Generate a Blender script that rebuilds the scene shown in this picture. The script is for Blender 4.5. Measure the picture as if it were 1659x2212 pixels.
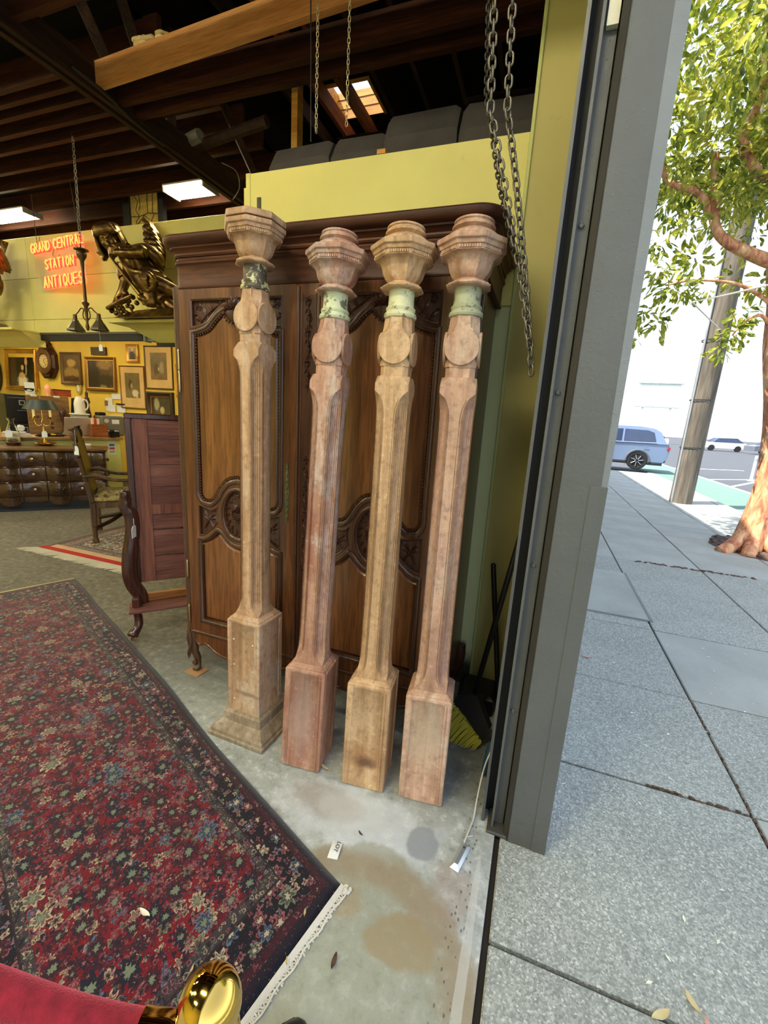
import bpy, bmesh, math, random
from math import sin, cos, pi, radians, sqrt, atan2
from mathutils import Vector, Matrix, Euler
random.seed(7)
for o in list(bpy.data.objects): bpy.data.objects.remove(o)
SC = bpy.context.scene
COL = SC.collection

# ------------------------------------------------ camera
cam_d = bpy.data.cameras.new('camera')
cam = bpy.data.objects.new('camera', cam_d); COL.objects.link(cam)
YAW, PIT, ROL = -0.337519, -0.218777, 0.059597
_f = Vector((sin(YAW)*cos(PIT), cos(YAW)*cos(PIT), sin(PIT)))
_r0 = Vector((cos(YAW), -sin(YAW), 0)); _u0 = _r0.cross(_f)
_r = cos(ROL)*_r0 + sin(ROL)*_u0; _u = -sin(ROL)*_r0 + cos(ROL)*_u0
cam.matrix_world = Matrix(((_r.x,_u.x,-_f.x,0),(_r.y,_u.y,-_f.y,0),(_r.z,_u.z,-_f.z,1.5),(0,0,0,1)))
cam_d.sensor_fit = 'HORIZONTAL'; cam_d.sensor_width = 36; cam_d.lens = 20.175
cam_d.clip_start = 0.02; cam_d.clip_end = 400
SC.camera = cam
# ------------------------------------------------ world, sun, exposure
W = bpy.data.worlds.new('sky'); SC.world = W; W.use_nodes = True
_nt = W.node_tree; _nt.nodes.clear()
_sky = _nt.nodes.new('ShaderNodeTexSky'); _sky.sky_type = 'NISHITA'; _sky.sun_disc = False
_sky.sun_elevation = radians(60); _sky.sun_rotation = radians(250); _sky.air_density = 1.0; _sky.dust_density = 1.0
_bg = _nt.nodes.new('ShaderNodeBackground'); _bg.inputs[1].default_value = 0.33
_wo = _nt.nodes.new('ShaderNodeOutputWorld')
_hs = _nt.nodes.new('ShaderNodeHueSaturation'); _hs.inputs['Saturation'].default_value = .55
_nt.links.new(_sky.outputs[0], _hs.inputs['Color']); _nt.links.new(_hs.outputs[0], _bg.inputs[0]); _nt.links.new(_bg.outputs[0], _wo.inputs[0])
sun_d = bpy.data.lights.new('sun', 'SUN'); sun_d.energy = 8; sun_d.angle = 0.01; sun_d.color = (1, .93, .8)
sun = bpy.data.objects.new('sun', sun_d); COL.objects.link(sun)
SUNDIR = Vector((0.44, 0.28, -0.86)).normalized()          # direction the light travels
sun.rotation_euler = SUNDIR.to_track_quat('-Z', 'Y').to_euler()
SC.view_settings.view_transform = 'Standard'; SC.view_settings.look = 'None'
SC.view_settings.exposure = 0.65; SC.view_settings.gamma = 1.0; SC.view_settings.use_curve_mapping = False

# ------------------------------------------------ mesh helpers
class MB:
    """collects geometry of ONE mesh"""
    def __init__(s): s.v = []; s.f = []; s.uv = None
    def add(s, vs, fs, M=None):
        b = len(s.v)
        for p in vs:
            p = Vector(p)
            s.v.append(M @ p if M else p)
        s.f += [tuple(i+b for i in f) for f in fs]
        return s
    def box(s, c, d, M=None, bev=0):
        x, y, z = d[0]/2, d[1]/2, d[2]/2; c = Vector(c)
        if bev <= 0:
            vs = [c+Vector((sx*x, sy*y, sz*z)) for sx in (-1,1) for sy in (-1,1) for sz in (-1,1)]
            return s.add(vs, [(0,1,3,2),(4,6,7,5),(0,4,5,1),(2,3,7,6),(0,2,6,4),(1,5,7,3)], M)
        rings = []
        for zz, k in ((-z, bev), (-z+bev, 0), (z-bev, 0), (z, bev)):
            a, b = x-k, y-k; e = bev if k == 0 else bev*.6
            rings.append([(c.x+p, c.y+q, c.z+zz) for p, q in ((a-e,-b),(a,-b+e),(a,b-e),(a-e,b),(-a+e,b),(-a,b-e),(-a,-b+e),(-a+e,-b))])
        return s.loft(rings, M)
    def b2(s, a, b, M=None, bev=0):
        return s.box([(a[i]+b[i])/2 for i in range(3)], [abs(b[i]-a[i]) for i in range(3)], M, bev)
    def loft(s, rings, M=None, caps=True, close=True):
        n = len(rings[0]); vs = [p for r in rings for p in r]; fs = []
        for i in range(len(rings)-1):
            for j in range(n if close else n-1):
                k = (j+1) % n
                fs.append((i*n+j, i*n+k, (i+1)*n+k, (i+1)*n+j))
        if caps and close:
            fs.append(tuple(range(n-1, -1, -1))); m = (len(rings)-1)*n; fs.append(tuple(range(m, m+n)))
        return s.add(vs, fs, M)
    def lathe(s, prof, n=20, M=None, caps=True, rot=0, c=(0,0)):
        return s.loft([[(c[0]+r*cos(rot+2*pi*j/n), c[1]+r*sin(rot+2*pi*j/n), z) for j in range(n)] for r, z in prof], M, caps)
    def tube(s, pts, r, n=8, M=None, caps=True, flat=None):
        pts = [Vector(p) for p in pts]; rings = []; N = len(pts)
        rr = r if isinstance(r, (list, tuple)) else [r]*N
        up = None
        for i, p in enumerate(pts):
            t = (pts[min(i+1, N-1)]-pts[max(i-1, 0)]).normalized()
            if up is None:
                up = Vector((0,0,1)) if abs(t.z) < .9 else Vector((1,0,0))
            a = t.cross(up)
            if a.length < 1e-6: a = t.orthogonal()
            a.normalize(); b = a.cross(t).normalized(); up = b
            fx, fy = flat or (1, 1)
            rings.append([p+a*(rr[i]*fx*cos(2*pi*j/n))+b*(rr[i]*fy*sin(2*pi*j/n)) for j in range(n)])
        return s.loft(rings, M, caps)
    def sweep(s, path, prof, closed=False, M=None):
        """profile (out, up) swept along a path in the xz plane; out = into -y, side along the in-plane normal: prof pts (n, d)"""
        P = [Vector((p[0], 0, p[1])) for p in path]; N = len(P); rings = []
        for i in range(N):
            a = P[(i-1) % N] if (closed or i > 0) else P[i]
            b = P[(i+1) % N] if (closed or i < N-1) else P[i]
            t1 = (P[i]-a); t2 = (b-P[i])
            t1 = t1.normalized() if t1.length > 1e-7 else t2.normalized(); t2 = t2.normalized() if t2.length > 1e-7 else t1
            t = (t1+t2).normalized(); nrm = Vector((-t.z, 0, t.x)); k = 1/max(.45, nrm.dot(Vector((-t2.z, 0, t2.x))))
            rings.append([P[i]+nrm*(q[0]*k)+Vector((0, -q[1], 0)) for q in prof])
        if closed: rings.append(rings[0])
        return s.loft(rings, M, caps=not closed)
    def poly(s, out, y0, y1, M=None, axis='y'):
        """polygon in xz extruded from y0 to y1"""
        n = len(out)
        f = (lambda p, d: (p[0], d, p[1])) if axis == 'y' else ((lambda p, d: (p[0], p[1], d)) if axis == 'z' else (lambda p, d: (d, p[0], p[1])))
        vs = [f(p, y0) for p in out]+[f(p, y1) for p in out]
        fs = [tuple(range(n)), tuple(range(2*n-1, n-1, -1))]+[(j, (j+1) % n, n+(j+1) % n, n+j) for j in range(n)]
        return s.add(vs, fs, M)
    def holed(s, outer, holes, y0, y1, M=None):
        """plate in xz with holes, front at y0, back at y1"""
        bm = bmesh.new(); edges = []
        for loop in [outer]+holes:
            vv = [bm.verts.new((p[0], y0, p[1])) for p in loop]
            edges += [bm.edges.new((vv[i], vv[(i+1) % len(vv)])) for i in range(len(vv))]
        bmesh.ops.triangle_fill(bm, use_beauty=True, use_dissolve=False, edges=edges, normal=(0,-1,0))
        bm.verts.index_update()
        s.add([v.co.copy() for v in bm.verts], [tuple(v.index for v in f.verts) for f in bm.faces], M)
        bm.free()
        for loop in [outer]+holes:
            n = len(loop)
            s.add([(p[0], y0, p[1]) for p in loop]+[(p[0], y1, p[1]) for p in loop],
                  [(j, (j+1) % n, n+(j+1) % n, n+j) for j in range(n)], M)
        return s
    def ball(s, c, r, M=None, nu=10, nv=7):
        r = (r, r, r) if not isinstance(r, (tuple, list)) else r
        rings = []
        for i in range(1, nv):
            a = pi*i/nv
            rings.append([(c[0]+r[0]*sin(a)*cos(2*pi*j/nu), c[1]+r[1]*sin(a)*sin(2*pi*j/nu), c[2]-r[2]*cos(a)) for j in range(nu)])
        b = len(s.v); s.loft(rings, M, caps=False)
        m = len(s.v)
        s.add([(c[0], c[1], c[2]-r[2]), (c[0], c[1], c[2]+r[2])], [], M)
        for j in range(nu):
            s.f.append((m, b+(j+1) % nu, b+j)); k = b+(nv-2)*nu
            s.f.append((m+1, k+j, k+(j+1) % nu))
        return s
    def mesh(s, name, smooth=None, fix=True):
        me = bpy.data.meshes.new(name); me.from_pydata([tuple(p) for p in s.v], [], s.f); me.update()
        if fix:
            bm = bmesh.new(); bm.from_mesh(me); bmesh.ops.remove_doubles(bm, verts=bm.verts, dist=1e-6)
            bmesh.ops.recalc_face_normals(bm, faces=bm.faces); bm.to_mesh(me); bm.free()
        if smooth is not None:
            me.polygons.foreach_set('use_smooth', [True]*len(me.polygons))
            if smooth < 179: me.set_sharp_from_angle(angle=radians(smooth))
        return me
    def obj(s, name, mat, parent=None, smooth=None, bevel=0, **props):
        o = bpy.data.objects.new(name, s.mesh(name, smooth)); COL.objects.link(o)
        if mat: o.data.materials.append(mat)
        if parent: o.parent = parent
        if bevel:
            m = o.modifiers.new('bevel', 'BEVEL'); m.width = bevel; m.segments = 2; m.limit_method = 'ANGLE'; m.angle_limit = radians(40)
        for k, v in props.items(): o[k] = v
        return o

def tag(o, label=None, cat=None, group=None, kind=None):
    if label: o['label'] = label
    if cat: o['category'] = cat
    if group: o['group'] = group
    if kind: o['kind'] = kind
    return o
def thing(name, label, cat, loc=(0,0,0), rz=0, group=None, rot=None):
    o = bpy.data.objects.new(name, None); COL.objects.link(o)
    o.location = loc; o.rotation_euler = rot or (0, 0, rz); o.empty_display_size = .1
    return tag(o, label, cat, group)
def inst(src, parent, M=None, name=None):
    o = src.copy(); COL.objects.link(o); o.parent = parent
    if M is not None: o.matrix_local = M
    return o
def T(x, y, z): return Matrix.Translation((x, y, z))
def RX(a): return Matrix.Rotation(a, 4, 'X')
def RY(a): return Matrix.Rotation(a, 4, 'Y')
def RZ(a): return Matrix.Rotation(a, 4, 'Z')
def lerp(a, b, t): return a+(b-a)*t
def spline(pts, n=8):
    """Catmull-Rom through the points"""
    P = [Vector(p) for p in pts]; out = []
    for i in range(len(P)-1):
        a, b, c, d = P[max(i-1, 0)], P[i], P[i+1], P[min(i+2, len(P)-1)]
        for k in range(n):
            t = k/n
            out.append(.5*((2*b)+(c-a)*t+(2*a-5*b+4*c-d)*t*t+(3*b-a-3*c+d)*t**3))
    return out+[P[-1]]

# ------------------------------------------------ materials
def srgb(*c):
    return tuple((x/12.92 if x <= .04045 else ((x+.055)/1.055)**2.4) for x in (v/255 for v in c))+(1,)
class NT:
    def __init__(s, name):
        s.m = bpy.data.materials.new(name); s.m.use_nodes = True; s.t = s.m.node_tree
        s.b = s.t.nodes['Principled BSDF']
    def n(s, typ, out=0, **kw):
        nd = s.t.nodes.new('ShaderNode'+typ)
        for k, v in kw.items():
            if k.startswith('i'):
                key = int(k[1:]) if k[1:].isdigit() else k[1:].replace('_', ' ')
                s.set(nd.inputs[key], v)
            else: setattr(nd, k, v)
        return nd.outputs[out]
    def set(s, sock, v):
        if isinstance(v, bpy.types.NodeSocket): s.t.links.new(v, sock)
        else: sock.default_value = v
    def B(s, **kw):
        for k, v in kw.items(): s.set(s.b.inputs[k.replace('_', ' ')], v)
        return s.m
    def co(s, scale=(1,1,1), loc=(0,0,0), kind='Object', rot=(0,0,0)):
        tc = s.t.nodes.new('ShaderNodeTexCoord')
        return s.n('Mapping', i0=tc.outputs[kind], iScale=scale, iLocation=loc, iRotation=rot)
    def noise(s, vec, scale=5, detail=4, rough=.55, dist=0, out=0):
        return s.n('TexNoise', out, iVector=vec, iScale=scale, iDetail=detail, iRoughness=rough, iDistortion=dist)
    def vor(s, vec, scale=5, out=0, feature='F1', rnd=1):
        return s.n('TexVoronoi', out, iVector=vec, iScale=scale, feature=feature, iRandomness=rnd)
    def ramp(s, fac, stops, interp='LINEAR'):
        nd = s.t.nodes.new('ShaderNodeValToRGB'); nd.color_ramp.interpolation = interp; e = nd.color_ramp.elements
        while len(e) < len(stops): e.new(.5)
        for q, (p, c) in zip(e, stops): q.position = p; q.color = c if isinstance(c, (tuple, list)) else (c, c, c, 1)
        s.set(nd.inputs[0], fac); return nd.outputs[0]
    def mix(s, fac, a, b, mode='MIX'):
        nd = s.t.nodes.new('ShaderNodeMix'); nd.data_type = 'RGBA'; nd.blend_type = mode
        s.set(nd.inputs[0], fac); s.set(nd.inputs[6], a); s.set(nd.inputs[7], b); return nd.outputs[2]
    def math(s, op, a, b=0, c=0, clamp=False):
        nd = s.t.nodes.new('ShaderNodeMath'); nd.operation = op; nd.use_clamp = clamp
        s.set(nd.inputs[0], a); s.set(nd.inputs[1], b); s.set(nd.inputs[2], c); return nd.outputs[0]
    def sep(s, vec):
        nd = s.t.nodes.new('ShaderNodeSeparateXYZ'); s.set(nd.inputs[0], vec); return nd.outputs
    def comb(s, x, y, z):
        nd = s.t.nodes.new('ShaderNodeCombineXYZ')
        for i, v in enumerate((x, y, z)): s.set(nd.inputs[i], v)
        return nd.outputs[0]
    def bump(s, h, strength=.3, dist=.01, normal=None):
        kw = dict(iHeight=h, iStrength=strength, iDistance=dist)
        if normal is not None: kw['iNormal'] = normal
        return s.n('Bump', **kw)
    def smooth(s, x, a, b):
        nd = s.t.nodes.new('ShaderNodeMapRange'); nd.interpolation_type = 'SMOOTHSTEP'
        s.set(nd.inputs[0], x); nd.inputs[1].default_value = a; nd.inputs[2].default_value = b; return nd.outputs[0]
    def spot(s, vec, c, r, warp=.15, wscale=6, soft=.2):
        """blob mask (1 inside) in object space, edge broken by noise; c,r 3-vectors"""
        d = s.n('VectorMath', operation='SUBTRACT', i0=vec, i1=c)
        d = s.n('VectorMath', operation='DIVIDE', i0=d, i1=r)
        l = s.n('VectorMath', 1, operation='LENGTH', i0=d)
        w = s.noise(vec, wscale, 5, .6)
        l = s.math('ADD', l, s.math('MULTIPLY', s.math('SUBTRACT', w, .5), warp*4))
        return s.smooth(l, 1+soft, 1-soft)

def plain(name, c, rough=.5, metal=0, spec=.5, bump=0, bscale=40, var=.12, vscale=4, emit=None, est=0, alpha=None, trans=0, coat=0, sheen=0):
    t = NT(name); v = t.co()
    n = t.noise(v, vscale, 4); lo = tuple(x*(1-var) for x in c[:3])+(1,); hi = tuple(min(1, x*(1+var)) for x in c[:3])+(1,)
    t.B(Base_Color=t.ramp(n, [(.3, lo), (.7, hi)]), Roughness=rough, Metallic=metal, Specular_IOR_Level=spec)
    if bump: t.B(Normal=t.bump(t.noise(v, bscale, 4), bump, .005))
    if emit: t.B(Emission_Color=emit, Emission_Strength=est)
    if trans: t.B(Transmission_Weight=trans)
    if coat: t.B(Coat_Weight=coat, Coat_Roughness=.15)
    if sheen: t.B(Sheen_Weight=sheen)
    if alpha is not None: t.B(Alpha=alpha)
    return t.m

def wood(name, dark, mid, light, rough=.45, spec=.4, grain='Z', gs=1.0, bump=.15, off=0.0, coat=0, patches=(), streak=.5, spots=(), mottle=0):
    """long-grained wood; patches = (colour, scale, lo, hi, strength); spots = (centre, radii, colour, strength)"""
    t = NT(name); k = {'X': (.9, 14, 14), 'Y': (14, .9, 14), 'Z': (14, 14, .9)}[grain]
    v0 = t.co(loc=(off, off*1.7, off*.3)); vg = t.n('Mapping', i0=v0, iScale=tuple(q*gs for q in k))
    big = t.noise(vg, 1.0, 6, .6, .6); fine = t.noise(vg, 6.0, 5, .65, .2)
    col = t.ramp(big, [(.28, dark), (.5, mid), (.74, light)])
    col = t.mix(t.math('MULTIPLY', t.smooth(fine, .58, .38), streak), col, tuple(x*.45 for x in dark[:3])+(1,))
    for c, sc, lo, hi, stg in patches:
        kk = {'X': (.35, 1, 1), 'Y': (1, .35, 1), 'Z': (1, 1, .35)}[grain]
        pn = t.noise(t.n('Mapping', i0=v0, iScale=kk, iLocation=(sc*3.1, sc, -sc)), sc, 7, .68, .3)
        col = t.mix(t.math('MULTIPLY', t.smooth(pn, lo, hi), stg), col, c)
    if mottle:
        m1 = t.noise(v0, 38, 8, .72); m2 = t.noise(v0, 9, 6, .7)
        col = t.mix(t.math('MULTIPLY', t.smooth(m1, .5, .34), mottle), col, tuple(x*.42 for x in mid[:3])+(1,))
        col = t.mix(t.math('MULTIPLY', t.smooth(m1, .55, .72), mottle*.8), col, tuple(min(1,x*1.5) for x in light[:3])+(1,))
        col = t.mix(t.math('MULTIPLY', t.smooth(m2, .54, .66), mottle*.7), col, tuple(x*.62 for x in mid[:3])+(1,))
    vv = t.co()
    for c, r, colr, stg in spots:
        col = t.mix(t.math('MULTIPLY', t.spot(vv, c, r, .34, 16, .55), stg), col, colr)
    t.B(Base_Color=col, Roughness=t.math('ADD', t.math('MULTIPLY', big, .2), rough-.1), Specular_IOR_Level=spec,
        Normal=t.bump(fine, bump, .004))
    if coat: t.B(Coat_Weight=coat, Coat_Roughness=.2)
    return t.m

M = {}
# ================================================= setting materials
def mk_floor():
    t = NT('shop concrete'); v = t.co()
    n1 = t.noise(v, 3.2, 7, .65); n2 = t.noise(v, 22, 6, .7); n3 = t.noise(v, 90, 4, .6)
    c = t.ramp(n1, [(.3, srgb(140,146,140)), (.5, srgb(165,171,167)), (.72, srgb(186,193,192))])
    c = t.mix(t.math('MULTIPLY', t.smooth(n2, .5, .68), .6), c, srgb(214,220,222))
    c = t.mix(t.math('MULTIPLY', t.smooth(n2, .48, .3), .55), c, srgb(112,112,104)); c = t.mix(t.math('MULTIPLY', t.smooth(t.noise(v, 8, 8, .75), .56, .66), .4), c, srgb(124,122,112))
    c = t.mix(t.math('MULTIPLY', t.smooth(n3, .42, .26), .5), c, srgb(112,110,104))
    # olive-brown tone, stronger towards the back of the shop
    x, y, z = t.sep(v)[:3]
    e = t.math('ADD', t.math('MULTIPLY', x, -.8), t.math('MULTIPLY', y, .6)); e = t.math('ADD', e, t.math('MULTIPLY', n1, 1.3))
    c = t.mix(t.math('MULTIPLY', t.smooth(e, 2.5, 3.6), .8), c, t.ramp(n2, [(.3, srgb(52,44,30)), (.5, srgb(80,70,48)), (.66, srgb(104,94,70)), (.82, srgb(140,134,112))]))
    def st(cc, r, col, k, warp=.12, ws=9, soft=.06):
        nonlocal c; c = t.mix(t.math('MULTIPLY', t.spot(v, cc, r, warp, ws, soft), k), c, col)
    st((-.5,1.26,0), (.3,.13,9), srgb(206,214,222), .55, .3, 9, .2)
    st((-.33,.62,0), (.42,.56,9), srgb(142,144,120), .6, .09, 7, .03)
    rim = t.math('SUBTRACT', t.spot(v, (-.34,.66,0), (.44,.5,9), .06, 6, .05), t.spot(v, (-.36,.62,0), (.38,.44,9), .1, 8, .12), clamp=True)
    c = t.mix(t.math('MULTIPLY', rim, .55), c, srgb(146,122,92))
    st((-.2,.945,0), (.105,.072,9), srgb(150,134,100), .7, .26, 9, .16)
    st((-.4,.985,0), (.05,.05,9), srgb(160,138,104), .5, .2, 16, .3)
    st((-.09,1.14,0), (.07,.1,9), srgb(150,130,114), .45, .3, 12, .2)
    st((-.62,1.28,0), (.14,.07,9), srgb(128,106,80), .5, .3, 10, .3)
    st((-.22,1.262,0), (.058,.066,9), srgb(140,146,152), .9, .1, 14, .12)
    st((-.165,1.32,0), (.026,.028,9), srgb(180,188,192), .6, .5, 22, .4)
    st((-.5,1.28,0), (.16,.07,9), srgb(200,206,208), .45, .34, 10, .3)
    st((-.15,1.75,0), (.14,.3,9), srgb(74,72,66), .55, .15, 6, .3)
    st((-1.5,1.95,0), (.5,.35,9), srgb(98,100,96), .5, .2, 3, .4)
    # pits along the threshold
    pv = t.vor(t.n('Mapping', i0=v, iScale=(1, .55, 1)), 75)
    lane = t.math('MULTIPLY', t.smooth(t.math('ABSOLUTE', t.math('ADD', x, .055)), .045, .015), t.smooth(pv, .26, .18))
    c = t.mix(t.math('MULTIPLY', lane, .7), c, srgb(70,64,58))
    st((-.018,.9,0), (.014,.4,9), srgb(196,198,192), .5, .05, 20)
    h = t.math('ADD', t.math('MULTIPLY', n2, .6), t.math('MULTIPLY', n3, .4))
    return t.B(Base_Color=c, Roughness=.72, Specular_IOR_Level=.35, Normal=t.bump(h, .35, .006))
def mk_pave(name, agg, tone=1.0):
    t = NT(name); v = t.co(kind='Object')
    oi = t.s_rand = t.t.nodes.new('ShaderNodeObjectInfo').outputs['Random']
    n1 = t.noise(v, 1.7, 6, .6); n2 = t.noise(v, 35, 5, .7)
    g = lambda a, b, c: tuple(q*tone*k for q, k in zip(srgb(a,b,c)[:3], (1.0,.99,.9)))+(1,)
    if agg:
        cell = t.vor(v, 190, 1); cs = t.sep(cell)[0]
        c = t.ramp(cs, [(0, g(112,118,120)), (.25, g(146,152,152)), (.6, g(172,178,178)), (.88, g(196,202,202)), (.97, g(232,236,232))])
        big = t.vor(v, 34, 0); bc = t.sep(t.vor(v, 34, 1))[1]
        c = t.mix(t.math('MULTIPLY', t.math('MULTIPLY', t.smooth(big, .22, .17), t.smooth(bc, .86, .9)), .85), c, g(226,232,224))
        c = t.mix(t.math('MULTIPLY', t.smooth(t.vor(v, 80, 0), .5, .75), .45), c, g(92,98,100))
        c = t.mix(.4, c, t.ramp(n1, [(.3, g(150,154,152)), (.7, g(176,182,184))]))
        h = t.math('ADD', t.vor(v, 190, 0), t.math('MULTIPLY', n2, .6))
    else:
        c = t.ramp(n1, [(.3, g(158,163,163)), (.7, g(182,187,188))])
        c = t.mix(t.math('MULTIPLY', t.smooth(n2, .55, .75), .35), c, g(205,210,212))
        c = t.mix(t.math('MULTIPLY', t.smooth(n2, .42, .28), .35), c, g(130,134,136))
        h = n2
    c = t.mix(t.math('MULTIPLY', oi, .1), c, g(110,116,124))
    return t.B(Base_Color=c, Roughness=.8, Specular_IOR_Level=.3, Normal=t.bump(h, .3 if agg else .15, .004))
def mk_paint(name, c, dirt=.25, bump=.12, rough=.55, spots=()):
    t = NT(name); v = t.co(); n = t.noise(v, 2.2, 5); f = t.noise(v, 60, 3)
    k = lambda q: tuple(x*q for x in c[:3])+(1,)
    col = t.ramp(n, [(.3, k(.93)), (.7, k(1.05))])
    col = t.mix(t.math('MULTIPLY', t.smooth(t.noise(v, 9, 6, .75), .63, .74), dirt), col, k(.45))
    for cc, r, cl, s in spots: col = t.mix(t.math('MULTIPLY', t.spot(v, cc, r, .2, 8, .3), s), col, cl)
    return t.B(Base_Color=col, Roughness=rough, Specular_IOR_Level=.35, Normal=t.bump(f, bump, .004))
M['floor'] = mk_floor()
M['agg'] = mk_pave('exposed aggregate paving', True, .95); M['pave'] = mk_pave('smooth paving', False, .92)
M['yellow'] = mk_paint('pale yellow-green wall paint', srgb(222,214,128), .18)
M['green'] = mk_paint('pale green wall paint', srgb(196,202,134), .2)
M['gold'] = mk_paint('warm yellow wall paint', srgb(228,196,84), .15)
M['asphalt'] = mk_paint('asphalt', srgb(74,78,84), .3, .5, .9)
M['lane'] = mk_paint('green cycle lane paint', srgb(96,126,116), .35, .4, .85)
M['white'] = mk_paint('white road paint', srgb(226,230,228), .25, .3, .8)
M['dark'] = mk_paint('dark joint', srgb(52,46,42), .2, .4, .9)
M['stucco'] = mk_paint('grey stucco', srgb(150,156,160), .2, .6, .8)
M['joist'] = wood('roof joist timber', srgb(42,22,12), srgb(66,34,19), srgb(90,50,28), .7, .2, 'X', 1)
M['joist_lit'] = wood('joist timber with warm light in it', srgb(176,118,62), srgb(206,146,84), srgb(222,170,108), .6, .25, 'X', 1.2, streak=.3)  # paler than the other joists, warm lamp light put into its colour
M['truss'] = wood('roof truss timber', srgb(32,20,13), srgb(54,36,24), srgb(78,54,38), .7, .2, 'Y', 1)
M['deck'] = wood('roof deck boards', srgb(10,7,6), srgb(18,12,9), srgb(26,18,13), .85, .15, 'X', .5)
M['fir'] = wood('skylight curb boards', srgb(176,116,44), srgb(214,156,70), srgb(234,184,96), .6, .3, 'X', .8, streak=.3)
def mk_steel(name, c, bump=.35):
    t = NT(name); v = t.co(); n = t.noise(v, 4, 5); b = t.noise(v, 28, 6, .62, .6); w = t.vor(v, 46, 0)
    k = lambda q: tuple(x*q for x in c[:3])+(1,)
    col = t.ramp(n, [(.3, k(.9)), (.7, k(1.08))])
    z = t.sep(v)[2]
    col = t.mix(t.math('MULTIPLY', t.smooth(t.noise(v, 14, 6, .8), .66, .74), .5), col, k(1.5))
    dirt = t.math('MULTIPLY', t.smooth(t.math('ADD', z, t.math('MULTIPLY', b, .3)), .36, .14), .55)
    col = t.mix(dirt, col, srgb(76,72,66))
    return t.B(Base_Color=col, Roughness=.42, Specular_IOR_Level=.5, Normal=t.bump(t.math('ADD', b, t.math('MULTIPLY', t.smooth(w, .15, 0), .6)), bump, .006))
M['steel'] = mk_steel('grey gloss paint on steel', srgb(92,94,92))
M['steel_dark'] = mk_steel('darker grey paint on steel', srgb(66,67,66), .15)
M['steel_lit'] = mk_steel('steel grey with street light in it', srgb(124,130,134))  # same steel made paler, daylight on the street bevel put into the colour

def struct(o): o['kind'] = 'structure'; return o
def S(name, mb, mat, parent=None, **k):
    o = mb.obj(name, mat, parent, **k)
    return o if parent else struct(o)
# ================================================= floor, sidewalk, street
S('floor', MB().b2((-12.2,-5.2,-.12), (.022,9.2,0)), M['floor'])
side = S('sidewalk', MB().b2((.022,-3,-.14), (4.08,18.6,-.022)), M['dark'])
xs = [.036, 1.0, 1.885, 2.78, 3.86]; ys = [-2.4,-1.5,-.62,.17,1.05,1.9,2.715,3.64,4.55,5.62,6.45,7.35,8.2,9.1,10,10.9,11.8,12.7,13.6,14.5,15.4,16.3,17.2,18.4]
for j in range(len(ys)-1):
    for i in range(4):
        a = M['agg'] if (i == 0 and ys[j] < 5) or (i == 1 and ys[j] in (1.9, 3.64, 4.55)) or (i == 2 and ys[j] < 5) else M['pave']
        w, d = xs[i+1]-xs[i], ys[j+1]-ys[j]; g = .006
        mb = MB().box((0,0,-.02), (w-2*g, d-2*g, .04), None, .005)
        o = mb.obj('paving_slab', a, side); o.location = ((xs[i]+xs[i+1])/2, (ys[j]+ys[j+1])/2, random.uniform(-.002,.002))
        o.location.z -= .0015
S('curb', MB().b2((3.87,-3,-.2), (4.06,18.6,.002)), M['pave'])
S('road', MB().b2((4.06,-20,-.3), (12.5,120,-.1)), M['asphalt'])
S('ground', MB().b2((-60,18.6,-.34), (160,220,-.12)), M['asphalt'])
S('cycle_lane', MB().b2((4.2,-20,-.1), (5.86,40,-.094)), M['lane'])
rm = MB()
rm.b2((5.9,-20,-.1), (6.03,60,-.092))
S('road_line', rm, M['white'])
for (a, b) in (((6.1,19.2),(9.4,21.9)), ((6.1,17.2),(7.7,19.8)), ((6.1,24.0),(9.5,26.0))):
    d = Vector((b[0]-a[0], b[1]-a[1], 0)); L = d.length
    o = MB().box((L/2,0,0), (L,.12,.008)).obj('road_line', M['white']); o.location = (a[0], a[1], -.094); o.rotation_euler.z = atan2(d.y, d.x); struct(o)
# ================================================= walls
S('wall_back', MB().b2((-12.2,6.0,0), (-1.73,6.12,2.66)), M['gold'])
# thin cover strips over the board joints of the picture wall
for x in (-7.62, -6.05, -9.6): S('trim_1', MB().b2((x-.006,5.994,.2), (x+.006,6.0,2.64)), M['gold'])
S('wall_left', MB().b2((-12.32,-5.2,0), (-12.2,9.2,5)), M['yellow'])
S('wall_rear', MB().b2((-12.2,9.0,2.3), (.0,9.12,5.2)), M['yellow'])
S('wall_near', MB().b2((-12.2,-5.32,0), (0.2,-5.2,5.2)), M['yellow'])
# mezzanine: floor, boarded parapet
S('mezzanine_floor', MB().b2((-12.2,4.56,2.64), (-1.74,9.0,2.74)), M['joist'])
par = S('mezzanine_parapet', MB().b2((-12.2,4.52,2.36), (-1.74,4.56,3.63)), M['yellow'])
zz = [2.362, 2.56, 3.105, 3.63]
xj = [-12.2, -9.3, -7.1, -4.93, -3.0, -1.74]
for r in range(3):
    for i in range(5):
        o = MB().b2((xj[i]+.002,4.5,zz[r]+.002), (xj[i+1]-.002,4.525,zz[r+1]-.002), None, .003).obj('board', M['yellow'], par)
beam = S('mezzanine_beam', MB().b2((-12.2,4.44,2.27), (-4.98,4.52,2.345)), plain('black beam', srgb(18,16,15), .6))
MB().b2((-12.2,4.43,2.345), (-4.98,4.52,2.372)).obj('flange', plain('brown flange', srgb(74,64,46), .5), beam)
mm = plain('pale bracket paint', srgb(128,140,132), .5)
for x in (-4.93, -4.8): MB().b2((x-.02,4.42,2.25), (x+.02,4.52,2.37), None, .004).obj('bracket', mm, beam)
MB().b2((-4.98,4.45,2.26), (-4.78,4.52,2.365)).obj('end_plate', mm, beam)
MB().b2((-4.76,4.45,2.2), (-1.74,4.52,2.365)).obj('lintel', plain('black lintel', srgb(14,13,12), .6), beam)
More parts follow.
